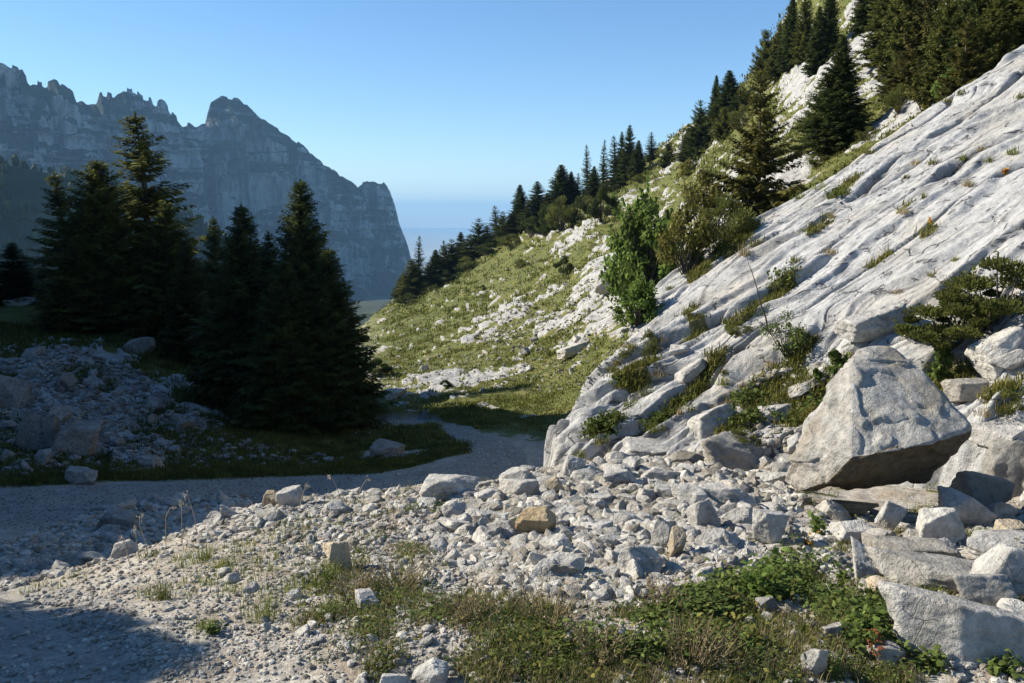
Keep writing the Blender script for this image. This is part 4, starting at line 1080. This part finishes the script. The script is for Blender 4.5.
OWN = [
 (536,524,44,34,'ochre yellow stone lying alone among the grey rubble',1,'yellow',dict(tilt=.1,k=7)),
 (337,556,28,36,'upright tan stone with a dark shaded right side in the gravel',2,'tan',dict(tilt=-.15)),
 (290,498,27,24,'pale round stone highest on the left end of the bank crest',3,'stone',dict()),
 (272,500,24,18,'tan stone beside the pale round one on the bank crest',4,'tan',dict()),
 (450,489,64,28,'long low pale rock breaking the crest above the shaded track',5,'stone',dict()),
 (454,513,26,24,'blocky pale stone just below the long low crest rock',6,'stone',dict(k=5,sharp=60)),
 (503,532,36,22,'flat white stone left of the ochre yellow stone',7,'stone',dict(depth=1.2)),
 (536,561,28,24,'blocky grey stone below the ochre yellow stone',8,'stone',dict(k=5)),
 (566,566,40,26,'wide pale stone right of the blocky grey one in the rubble',9,'stone',dict()),
 (596,500,32,16,'flat pale stone on the upper rubble above the ochre stone',10,'stone',dict(depth=1.3)),
 (557,487,24,24,'grey angular stone near the crest of the rubble',11,'tan',dict()),
 (520,489,46,24,'large pale stone on the crest where the track bends away',12,'stone',dict()),
 (490,497,34,18,'sloping pale stone between the two long crest rocks',13,'stone',dict()),
 (574,470,26,30,'tall pale stone at the foot of the slab tip',14,'stone',dict()),
 (661,538,24,38,'upright pale stone, left of the leaning pair in the rubble',15,'stone',dict(tilt=.3)),
 (676,546,20,36,'upright tan stone, right of the leaning pair in the rubble',16,'tan',dict(tilt=.4)),
 (704,516,32,38,'pointed triangular pale stone in the middle of the rubble',17,'stone',dict(k=5)),
 (766,531,38,42,'triangular pale slab of rock left of the boulder',18,'stone',dict(tilt=.2,k=5)),
 (690,498,38,26,'grey block behind the pointed triangular stone',19,'stone',dict()),
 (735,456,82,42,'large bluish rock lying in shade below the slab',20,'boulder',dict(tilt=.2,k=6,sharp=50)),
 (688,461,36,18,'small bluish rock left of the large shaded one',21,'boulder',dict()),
 (728,498,62,26,'long pale rubble rock in front of the bluish shaded one',22,'stone',dict()),
 (660,476,44,18,'long flat pale rock at the foot of the slab',23,'stone',dict()),
 (620,480,38,20,'pale rock on the upper rubble under the slab foot',24,'stone',dict()),
 (640,562,48,34,'broad pale rock low in the rubble near the weeds',25,'stone',dict()),
 (853,508,60,18,'ochre layered slab under the front of the boulder',26,'yellow',dict(depth=.6,k=5)),
 (853,532,46,24,'pale oblong stone below the ochre layered slab',27,'stone',dict()),
 (890,518,26,34,'upright pale wedge under the boulder front',28,'stone',dict(k=5,tilt=.3)),
 (938,528,54,42,'grey block leaning under the right of the boulder',29,'stone',dict(k=6,sharp=40)),
 (963,513,66,34,'tilted striped slab resting on the grey block',30,'stone',dict(tilt=.62,depth=.5,k=5)),
 (1002,512,34,28,'pale block at the right behind the tilted striped slab',31,'stone',dict(k=5)),
 (1008,531,32,20,'small tan block at the right edge below the pale block',32,'tan',dict(k=5)),
 (912,552,84,28,'long flat grey stone in the right rock pile',33,'stone',dict(k=5,depth=1)),
 (866,564,32,48,'upright grey stone at the left of the right rock pile',34,'stone',dict(k=6)),
 (930,577,116,36,'long sloping grey rock above the big front block',35,'stone',dict(k=6,depth=.8,tilt=.06)),
 (1004,546,80,30,'flat pale slab at the right edge of the pile',36,'stone',dict(k=5,depth=1)),
 (1014,574,66,62,'big pale leaning slab at the right edge of the pile',37,'stone',dict(k=6,tilt=.5)),
 (984,594,70,40,'grey rock wedged between the leaning slab and the big front block',38,'boulder',dict(k=6)),
 (956,632,168,72,'big smooth grey block at the front right corner',139,'stone',dict(k=4,depth=.5,tilt=.14,sharp=50)),
 (888,654,44,26,'low grey rock beside the weeds at the front right',40,'boulder',dict()),
 (833,634,24,24,'small bluish stone among the green leaves',41,'stone',dict()),
 (768,606,26,24,'grey pointed stone in the green weeds',42,'stone',dict(k=5)),
 (816,662,28,34,'dark upright stone in the weeds at the bottom edge',43,'boulder',dict()),
 (430,673,40,26,'pale rock at the bottom edge in front of the weeds',44,'stone',dict()),
 (396,680,34,16,'low pale rock left of the one at the bottom edge',45,'stone',dict()),
 (368,602,30,22,'pale crumbly stone between the dry shrubs',46,'stone',dict()),
 (1012,470,52,62,'blue shaded rock behind the right side of the boulder',47,'boulder',dict(k=6,tilt=.4)),
 (982,494,56,50,'dark rock in the boulder shade on its right',48,'boulder',dict(k=6)),
 (800,446,26,24,'small pale block between the bluish rock and the boulder',49,'stone',dict()),
 (772,480,40,20,'pale stone against the left foot of the boulder',50,'stone',dict()),
 (884,592,34,28,'small rough stone on the left shoulder of the big front block',51,'tan',dict()),
 (690,372,40,16,'loose flat block lying on the weedy strip of the slab',52,'stone',dict(tilt=-.5,k=5)),
 (776,412,34,16,'pale plate of rock in the weedy hollow',53,'stone',dict(tilt=-.3,k=5)),
 (806,388,40,14,'flat pale plate above the weedy hollow',54,'stone',dict(tilt=-.4,k=5)),
 (76,441,50,36,'big flat-topped block in the shaded scree left of the track',60,'shade_stone',dict(k=6,sharp=60)),
 (38,432,40,42,'dark rounded block left of the flat-topped one in the shade',61,'shade_stone',dict(k=6)),
 (8,390,46,36,'pale shaded block at the left picture edge above the scree',62,'shade_stone',dict()),
 (140,346,30,20,'bluish stone lying under the dark trees',63,'shade_stone',dict()),
 (150,462,28,14,'rounded shaded stone at the lower edge of the scree',64,'shade_stone',dict()),
 (82,476,34,18,'shaded slab just above the lower track',65,'shade_stone',dict()),
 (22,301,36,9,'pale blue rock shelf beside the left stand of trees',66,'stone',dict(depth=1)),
 (388,449,36,16,'shaded rock on the island inside the track bend',67,'shade_stone',dict()),
 (118,522,44,26,'shaded bedrock knob between the lower track and the bank',68,'shade_stone',dict(k=7)),
 (680,340+10,24,10,'small loose stone on the slab face',69,'stone',dict()),
 (874,326,74,34,'broad broken ledge block with a dark gap under it above the boulder',80,'stone',dict(k=6,tilt=-.2,depth=.7)),
 (1000,352,56,36,'big leaning rock under the juniper at the right',81,'stone',dict(k=6,tilt=-.6)),
 (1006,440,60,40,'pale broken rock at the right edge above the blue shaded rock',82,'stone',dict(k=7,tilt=-.3)),
 (965,392,40,26,'small rock in the weedy crack right of the boulder',83,'stone',dict(k=6)),
 (1010,362,44,22,'pale plate of rock at the right edge under the juniper',84,'stone',dict(k=5,tilt=-.5)),
 (652,448,60,18,'broken step of bedrock at the foot of the slab',85,'stone',dict(k=6,depth=1)),
 (712,420,56,26,'broken block at the lower slab edge left of the weedy hollow',86,'stone',dict(k=6,tilt=-.3)),
 (608,283,28,30,'pale craggy block jutting from the hillside beside the leafy bush',70,'stone',dict(k=14,rough=.22)),
 (575,350,40,12,'long low block half buried in the hillside scree',71,'stone',dict(tilt=-.3)),
 (395,394,24,10,'grey block at the lower edge of the scree by the track',72,'stone',dict()),
]
for px, py, w, h, lab, sd_, mt, kw in OWN:
    own_rock(px, py, w, h, lab, 500 + sd_, mt, **kw)

RUB = [(540,476),(600,466),(690,458),(790,466),(800,500),(835,540),(850,580),(800,570),(740,565),(690,590),(600,600),(500,590),(440,560),(430,520),(470,498)]
BANK = [(20,594),(110,562),(200,528),(270,506),(340,498),(440,494),(520,482),(560,560),(480,640),(300,660),(170,683),(120,655),(60,625)]
CREST = [(180,530),(262,505),(340,494),(430,490),(480,486),(545,470),(560,484),(470,506),(350,512),(270,524),(200,545)]
BEHIND = [(0,545),(60,525),(110,507),(200,500),(262,497),(230,518),(150,548),(90,568),(0,592)]
SCREE = [(0,352),(60,352),(120,372),(170,408),(250,448),(240,462),(150,462),(120,478),(0,470)]
HILLR = [(380,372),(440,362),(500,330),(560,300),(600,300),(632,330),(610,370),(560,380),(500,372),(450,392),(390,402)]
PILE = [(800,500),(870,510),(1024,520),(1024,640),(960,660),(880,640),(860,590),(830,560)]
def take(poly, n, lo, hi, pw, label, group, sink=.22, gen=gR, mat=None):
    Pp = scatter_pix(poly, n, gen)
    for p_ in Pp:
        d = p_[1]; px_ = lo + (hi - lo) * gen.random() ** pw; s = px_ * d / F
        stone(p_ + UP * s * .5 * (.5 - sink), s, label, group, mat=mat)
take(RUB, 100, 17, 36, 1.5, 'pale angular limestone stone among the rubble heap below the slab', 'larger stones of the rubble heap')
take(CREST, 44, 10, 27, 1.5, 'pale stone lying along the crest of the bank above the shaded track', 'stones along the bank crest')
take(BANK, 40, 8, 18, 1.6, 'small pale stone lying in the gravel of the sunlit bank', 'loose stones on the gravel bank')
take(BEHIND, 36, 12, 32, 1.3, 'bluish shaded rock on the far side of the bank beside the lower track', 'shaded rocks behind the bank')
take(SCREE, 44, 8, 26, 1.7, 'grey shaded rock in the scree left of the lower track', 'rocks of the shaded scree', mat='shade_stone')
take(HILLR, 20, 6, 16, 1.4, 'pale sunlit rock in the scree at the foot of the grassy hillside', 'rocks in the hillside scree')
take(PILE, 22, 16, 40, 1.2, 'grey stone filling the gaps of the right rock pile', 'filler stones of the right rock pile')

# countless small stones
def many(name, poly, n, lo, hi, pw, mat, label, seed, sub=1, sink=.4, tint=None):
    g = np.random.default_rng(seed); Pp = scatter_pix(poly, n, g)
    s = (lo + (hi - lo) * g.random(len(Pp)) ** pw) * Pp[:, 1] / F * .5
    Pp = Pp + UP * (s * (.6 - sink))[:, None]
    return stones_cloud(name, Pp, s, M[mat], sub, seed, label=label)
many('rubble', RUB, 7500, 3.5, 22, 2.2, 'rubble', 'small broken limestone filling the rubble heap', 201, 2)
many('gravel', BANK, 13000, 1.2, 8, 3.5, 'rubble', 'fine pale gravel covering the sunlit bank', 202)
many('near_gravel', [(-60,600),(20,602),(120,640),(300,640),(560,590),(860,580),(900,700),(300,760),(-60,760)], 12000, 1.2, 9, 5.0, 'rubble', 'gravel and grit on the near ground', 203)
many('crest_gravel', CREST, 2800, 3, 13, 2, 'rubble', 'small stones along the bank crest', 204)
many('shaded_rubble', BEHIND, 2600, 3, 14, 2, 'rubble', 'small shaded stones behind the bank', 205)
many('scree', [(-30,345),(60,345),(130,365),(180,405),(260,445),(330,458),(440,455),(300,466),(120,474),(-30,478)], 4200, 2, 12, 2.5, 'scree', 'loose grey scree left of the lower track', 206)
many('bank_rubble', [(330,500),(440,494),(520,482),(560,560),(480,630),(400,600),(300,580),(260,520)], 3000, 3, 13, 2.4, 'rubble', 'pale broken stones over the middle of the bank', 213, 2)
many('hill_scree', [(370,400),(380,370),(440,355),(490,320),(540,285),(620,260),(640,330),(612,372),(560,395),(480,390)], 1900, 1.0, 5, 2.3, 'stone_far', 'loose pale scree on the hillside', 207)
many('upper_scree', [(420,345),(450,300),(560,215),(640,165),(740,120),(900,60),(930,120),(800,190),(700,235),(640,270),(560,320),(480,345)], 1900, .8, 3.2, 2.2, 'stone_far', 'scattered pale stones high on the hillside', 208)
many('track_grit', ROAD_POLY, 2600, .8, 3.0, 2, 'rubble', 'grit on the bend of the lower track', 209)
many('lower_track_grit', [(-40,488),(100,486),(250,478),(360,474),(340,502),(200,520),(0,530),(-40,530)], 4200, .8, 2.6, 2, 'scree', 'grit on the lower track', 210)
many('side_gravel', [(1000,470),(1320,440),(1350,760),(880,760),(960,660),(1030,640)], 3500, 2, 22, 3.0, 'rubble', 'broken stones right of the rock pile', 215, 2)
many('pile_rubble', PILE, 500, 4, 16, 2, 'rubble', 'broken stones between the blocks of the right pile', 211, 2)
many('weed_stones', [(300,600),(480,590),(700,590),(860,590),(890,690),(300,700)], 700, 3, 15, 2.4, 'rubble', 'stones lying among the weeds in front', 214, 2, sink=.1)
many('hollow_rubble', [(690,452),(740,400),(760,372),(830,360),(850,400),(800,450),(720,462)], 420, 3, 13, 2, 'rubble', 'broken stones in the weedy hollow', 212, 2)
# ------------------------------------------------------------------ ground vegetation
def grid_points(mask, n, g):
    w = mask[:-1, :-1].ravel().clip(0, None).astype(float)
    idx = g.choice(len(w), n, p=w / w.sum()); r, c = idx // (nc - 1), idx % (nc - 1)
    a, b = g.random(n)[:, None], g.random(n)[:, None]
    return (GV[r, c] * (1-a) + GV[r, c+1] * a) * (1-b) + (GV[r+1, c] * (1-a) + GV[r+1, c+1] * a) * b
def grass_stuff(name, Pt, mat, label, seed, **kw):
    g = np.random.default_rng(seed); V, Fc, T = blades(Pt, g, **kw); cl = Cloud(); cl.add(V, Fc, T)
    return tag(cl.build(name, M[mat], smooth=False), label, None, None, 'stuff')
gV = np.random.default_rng(500)
inview = (gcol > -20) & (gcol < 1044)
hm_ = hill * grassm * (1 - road) * inview * (gt < 11) * (gt > 6.6)
Pt = grid_points(hm_ ** 2, 26000, gV)
grass_stuff('slope_grass', Pt, 'hillgrass', 'yellow-green grass over the sunlit hillside', 501, per=6, length=np.clip(Pt[:, 1] * .0026, .08, .3), width=np.clip(Pt[:, 1] * .0005, .01, .06), spread=Pt[:, 1] * .003, lean=1.0, tint=(.6, 1.3))
Pt = grid_points(hm_ ** 2 * (fbm(st3(X, Y) * .35, 3, 77) > .1), 2600, gV)
grass_stuff('heath', Pt, 'needles_olive', 'low dark heath cushions dotted over the hillside', 502, per=12, length=np.clip(Pt[:, 1] * .005, .15, .6), width=np.clip(Pt[:, 1] * .0008, .02, .1), spread=Pt[:, 1] * .004, lean=.8, tint=(.8, 1.8))
lm = (left + island + 2 * verge) * (grassm > .4) * (1 - road) * inview * (gt < 9.2)
Pt = grid_points(lm, 11000, gV)
grass_stuff('shaded_grass', Pt, 'needles_olive', 'dark low growth on the shaded slope', 503, per=8, length=np.where(to_pix(Pt)[0] > 300, .09, np.clip(Pt[:, 1] * .007, .10, .4)), width=Pt[:, 1] * .0005, spread=Pt[:, 1] * .004, lean=.5, tint=(.5, 1.3))
# turf in the cracks and hollows of the slab
def slab_points(mask, n, g):
    w = mask[:-1, :-1].ravel().astype(float); idx = g.choice(len(w), n, p=w / w.sum()); r, c = idx // (snc - 1), idx % (snc - 1); a = g.random(n)[:, None]
    return SV[r, c] * (1 - a) + SV[r + 1, c + 1] * a
sm = dirt * (dirt > .45) * (vi[:, None] > 1.1) * (vi[:, None] < 6) * (wpx > 540) * (wpx < 1040)
Pt = slab_points(sm, 3000, gV)
grass_stuff('slab_turf', Pt, 'hillgrass', 'short yellow-green turf in the cracks and hollows of the slab', 511, per=7, length=.11, width=.006, spread=.05, lean=.8, tint=(.55, 1.3))
Pt = slab_points(sm * (fbm(SV * .9, 2, 512) > .08), 420, gV)
_g = np.random.default_rng(513); _n = 420 * 9; _b = np.repeat(Pt, 9, 0) + _g.normal(0, .07, (_n, 3)) * [1, 1, .2] + UP * _g.random((_n, 1)) * .12
_V, _F, _T = leaves(_b, _g.normal(size=(_n, 3)), UP + _g.normal(0, .5, (_n, 3)), .06 * _g.uniform(.5, 1.3, _n), .035, tint=_g.uniform(.5, 1.2, _n)); _c = Cloud(); _c.add(_V, _F, _T)
tag(_c.build('slab_herbs', M['herb'], smooth=False), 'small green herbs in the weedy hollows of the slab', None, None, 'stuff')
# foreground weeds
fg = (gt < 3.2) & inview & (gpy < 760)
vmask = veg_fg * fg
Pt = grid_points(vmask ** 1.5, 2400, gV)
grass_stuff('green_grass', Pt, 'grass', 'green grass in the weedy patch in front', 504, per=10, length=.055, width=.0018, spread=.025, lean=.5, tint=(.5, 1.2))
Pt = grid_points(vmask ** 1.2 * (fbm(st3(X, Y) * 3, 2, 78) > -.25), 2600, gV)
grass_stuff('dry_grass', Pt, 'drygrass', 'dry straw-coloured grass among the weeds', 505, per=7, length=.07, width=.0013, spread=.03, lean=.65, tint=(.5, 1.15))
def herb_stuff(name, Pt, mat, label, seed, per=9, size=.03, height=.09, spread=.035):
    g = np.random.default_rng(seed); n = len(Pt) * per
    hh = g.random(n) ** .8 * np.repeat(g.uniform(.4, 1.2, len(Pt)), per) * height
    B = np.repeat(Pt, per, 0) + np.stack([g.normal(0, spread, n), g.normal(0, spread, n), hh + .008], 1)
    D = g.normal(size=(n, 3)); D[:, 2] = D[:, 2] * .4 - .1
    V, Fc, T = leaves(B, D, UP + g.normal(0, .35, (n, 3)), size * g.uniform(.5, 1.4, n), size * .62 * g.uniform(.6, 1.2, n), tint=np.repeat(g.uniform(.6, 1.25, len(Pt)), per) * g.uniform(.75, 1.3, n))
    cl = Cloud(); cl.add(V, Fc, T); return tag(cl.build(name, M[mat], smooth=False), label, None, None, 'stuff')
hz_ = (blob(760, 600, 95, 36) + blob(850, 625, 60, 45) + .8 * blob(720, 655, 130, 40) + .5 * blob(460, 640, 110, 35)) * fg
Pt = grid_points(np.clip(hz_ - .3, 0, 1) * vmask.clip(.1, 1) * sstep(-.15, .3, fbm(st3(X, Y) * 2.6, 3, 178)), 800, gV)
herb_stuff('herbs', Pt, 'herb', 'broad green herbs thick in the weedy patch', 506)
Pt = grid_points(np.clip(vmask, 0, 1) * sstep(-.2, .2, fbm(st3(X, Y) * 2, 3, 179)), 1300, gV)
herb_stuff('fine_herbs', Pt, 'herb', 'fine-leaved green weeds in front', 507, per=14, size=.014, height=.06)
Pt = grid_points(np.clip(vmask, 0, 1), 260, gV)
herb_stuff('yellow_leaves', Pt, 'yellowleaf', 'yellowing leaves among the green weeds', 508, per=5, size=.026, height=.10)
bk = fg * (gt > 1.5) * (1 - track) * sstep(.25, .45, fbm(st3(X, Y) * 1.3, 3, 79) + .1 + blob(230, 580, 140, 40, -.3, .35))
Pt = grid_points(bk * inpoly(gpx, gpy, BANK), 260, gV)
grass_stuff('bank_grass', Pt, 'grass', 'sparse yellowish grass on the gravel bank', 509, per=12, length=.07, width=.0018, spread=.03, lean=.7, tint=(.7, 1.5))

# single plants
def tuft(px, py, wpx, hpx, mat, label, seed, name='grass_tuft', cat='grass tuft', per=90, lean=.55, group=None, bv=None):
    h, n_ = hit(px, py + hpx * .45, bv); d = h[1]; g = np.random.default_rng(seed)
    W, H = wpx * d / F, hpx * d / F
    V, Fc, T = blades(np.zeros((1, 3)), g, per=per, length=H * 1.15, width=max(.0016, d * .00035), spread=W * .22, lean=lean, tint=(.8, 1.2))
    cl = Cloud(); cl.add(V, Fc, T); o = cl.build(name, M[mat], smooth=False); o.location = h - UP * .01
    return tag(o, label, cat, group)
for i, (px, py, w, h, mt, lab, ln) in enumerate([
 (264,606,40,30,'grass','yellow-green grass tuft in the middle of the gravel bank',.6),
 (204,552,28,22,'grass','yellowish grass tuft on the left shoulder of the bank',.6),
 (163,588,26,26,'needles_olive','dark olive grass tuft at the edge of the near shade',.6),
 (664,487,28,20,'drygrass','bright straw tuft growing out of the rubble heap',.7),
 (226,560,34,14,'grass','low spreading grass beside the tuft on the bank shoulder',.9),
 (330,570,30,26,'grass','green tuft at the foot of the upright tan stone',.6),
 (360,548,22,16,'needles_olive','dark tuft just right of the upright tan stone',.7),
 (205,620,30,20,'grass','small green patch low on the gravel bank',.9),
 (150,552,24,10,'grass','flat green patch near the left crest of the bank',1.0)]):
    tuft(px, py, w, h, mt, lab, 600 + i, lean=ln)
def dry_shrub(px, py, wpx, hpx, label, seed, mat='drygrass', n=70):
    h, _ = hit(px, py + hpx * .45); d = h[1]; g = np.random.default_rng(seed); W, H = wpx * d / F, hpx * d / F
    st = Cloud(); lf = Cloud()
    for k in range(n):
        az = g.uniform(0, 6.28); b = np.array([math.cos(az), math.sin(az), 0]) * W * .18 * g.random(); r = g.uniform(.1, .5) * W
        t = b + np.array([math.cos(az) * r, math.sin(az) * r, H * g.uniform(.45, 1.1) * (1 - .5 * r / W)]); m_ = (b + t) / 2 + g.normal(0, .012, 3)
        V, Fc = tube([b, m_, t], [.0022, .0017, .0009], 4); st.add(V, Fc, g.uniform(.5, 1.1))
        q = 7; s = g.random(q)[:, None]; c = m_ * (1 - s) + t * s + g.normal(0, .008, (q, 3))
        V, Fc, T = leaves(c, g.normal(size=(q, 3)) + UP * .4, g.normal(size=(q, 3)), .016 * g.uniform(.5, 1.3, q), .005, tint=g.uniform(.4, 1.0, q)); lf.add(V, Fc, T)
    r_ = empty('dry_shrub', h - UP * .01); tag(r_, label, 'shrub', 'dry brown shrubs of the weedy patch')
    st.build('stem', M['drygrass'], r_); lf.build('foliage', M[mat], r_, smooth=False)
for i, (px, py, w, h, lab, mt) in enumerate([
 (545,600,84,62,'wide dry brown shrub standing between rubble and weeds','drygrass'),
 (400,568,80,46,'dry brown shrub with green twigs in front of the blocky pale stone','drygrass'),
 (355,582,60,40,'sparse dry shrub right of the upright tan stone','drygrass'),
 (470,604,56,44,'low dry shrub left of the wide brown one','drygrass'),
 (660,592,60,44,'pale dry shrub at the lower edge of the rubble','drygrass'),
 (690,640,90,60,'tangled dry stems among the green weeds at the bottom','drygrass'),
 (600,640,70,54,'thin straw-coloured shrub in the weeds below the wide brown one','drygrass')]):
    dry_shrub(px, py, w, h, lab, 640 + i, mt, 60)
def leafy(px, py, wpx, hpx, mat, label, seed, n=60, leaf=.05, name='leafy_plant'):
    h, _ = hit(px, py + hpx * .45); d = h[1]; g = np.random.default_rng(seed); W, H = wpx * d / F, hpx * d / F
    st = Cloud(); lf = Cloud()
    for k in range(max(4, n // 6)):
        az = g.uniform(0, 6.28); t = np.array([math.cos(az) * W * .4 * g.random(), math.sin(az) * W * .4 * g.random(), H * g.uniform(.5, 1)])
        V, Fc = tube([t * [.15, .15, 0], t * .55 + [0, 0, H * .1], t], [.003, .0025, .0012], 4); st.add(V, Fc)
        q = 6; s = g.uniform(.3, 1.05, q)[:, None]; c = t * s + g.normal(0, W * .07, (q, 3)); D = g.normal(size=(q, 3)) * [1, 1, .3]
        V, Fc, T = leaves(c, D, UP + g.normal(0, .4, (q, 3)), leaf * g.uniform(.6, 1.3, q), leaf * .6, tint=g.uniform(.7, 1.4) * g.uniform(.8, 1.2, q)); lf.add(V, Fc, T)
    r_ = empty(name, h - UP * .01); tag(r_, label, 'plant'); st.build('stem', M['grass'], r_); lf.build('foliage', M[mat], r_, smooth=False)
leafy(818,526,36,26,'broadleaf','bright green leafy plant on the gravel left of the layered slab',700,60,.045)
leafy(806,540,28,26,'orangeleaf','brownish dry plant below the bright green one',701,40,.03)
leafy(760,582,90,46,'broadleaf','broad leafy green clump at the top of the weedy patch',702,260,.04)
leafy(868,624,44,40,'broadleaf','round-leaved green plant left of the big front block',703,60,.05)
leafy(876,646,22,44,'redleaf','rusty red upright dock plant beside the big front block',704,60,.025)
leafy(842,574,24,30,'herb','green plant growing up beside the upright grey stone',705,36,.035)
leafy(212,628,34,14,'herb','flat dark green plant low on the gravel bank',706,50,.025)
leafy(930,222,8,8,'orangeleaf','small orange plant high on the bare slab',707,24,.07)
leafy(1005,172,8,8,'orangeleaf','small orange plant near the right edge of the slab',708,20,.07)
leafy(930,660,60,24,'herb','dark green leaves under the big front block',709,90,.035)
leafy(1000,664,60,24,'herb','dark green leaves at the bottom right corner',710,90,.035)
# tufts in the cracks of the slab
gS = np.random.default_rng(321); ok_ = (streak > .45) & (vi[:, None] > 1.2) & (vi[:, None] < 5.9) & (wpx > 560) & (wpx < 1020)
pick = np.argwhere(ok_ & (vnoise(st3(s_ * .8, t_ * .8), 333) > .15)); pick = pick[gS.choice(len(pick), 46, replace=False)]
for i, (r_, c_) in enumerate(pick):
    tuft(wpx[r_, c_], wpx[r_, c_] * 0 + wpy[r_, c_] - 3, gS.uniform(8, 18), gS.uniform(4, 9), ('hillgrass', 'grass', 'drygrass')[i % 3], 'small grass tuft rooted in a crack of the pale limestone slab', 1800 + i, per=60, lean=.9, group='grass tufts on the slab')
for i, (px, py, w, h) in enumerate([(845,190,14,9),(868,150,12,7),(968,182,14,8),(1012,150,14,9),(1020,95,10,6),(925,195,10,6),(905,210,12,7),(820,185,22,9),(800,195,18,9),
  (755,240,26,14),(745,250,14,12),(700,272,14,8),(706,264,12,7),(688,312,12,8),(738,318,14,10),(760,310,20,10),(728,326,14,8),(795,258,16,8),(830,250,16,7),(955,258,12,6),
  (630,400,26,14),(645,388,26,14),(660,370,22,12),(622,415,18,12),(655,425,22,12),(600,438,18,10),(612,452,14,8),(580,452,12,10),(724,380,16,10),(770,385,30,12),(745,412,34,16),
  (800,372,26,14),(790,405,20,14),(832,366,22,14),(850,352,20,10),(720,440,20,10),(700,430,16,10),(1000,402,24,14),(985,410,24,12),(1015,388,20,12),(925,400,24,14),(965,430,16,12)]):
    tuft(px, py, w, h, ('grass', 'hillgrass', 'drygrass', 'grass')[i % 4], 'small grass tuft rooted in a crack of the pale limestone slab', 800 + i, per=70, lean=.8, group='grass tufts on the slab')
# tall dry stalks on the bank crest
for i, (px, py, tp) in enumerate([(140,560,520),(148,556,506),(166,548,500),(182,545,497),(197,536,486),(342,512,472),(357,505,476),(130,566,528),(300,510,482)]):
    h, _ = hit(px, py); d = h[1]; g = np.random.default_rng(900 + i); H = (py - tp) * d / F; cl = Cloud()
    b = g.normal(0, .05, 2); pts = [h + np.array([b[0] * t * t * 1.5 + (.05 * max(0, t - .75) * 4 if i in (1, 2) else 0), b[1] * t, H * (t if t < .9 else .9)]) for t in (0, .35, .7, .9, 1.0)]
    V, Fc = tube(pts, [.0032, .0028, .0024, .002, .0012], 5); cl.add(V, Fc)
    q = 10; c = pts[-1] + g.normal(0, .012, (q, 3)); V, Fc, T = leaves(c, UP + g.normal(0, .5, (q, 3)), g.normal(size=(q, 3)), .022, .006); cl.add(V, Fc, T)
    tag(cl.build('grass_stalk', M['straw']), 'thin dry grass stalk standing up from the bank crest against the shade', 'grass stalk', 'dry stalks on the bank crest')
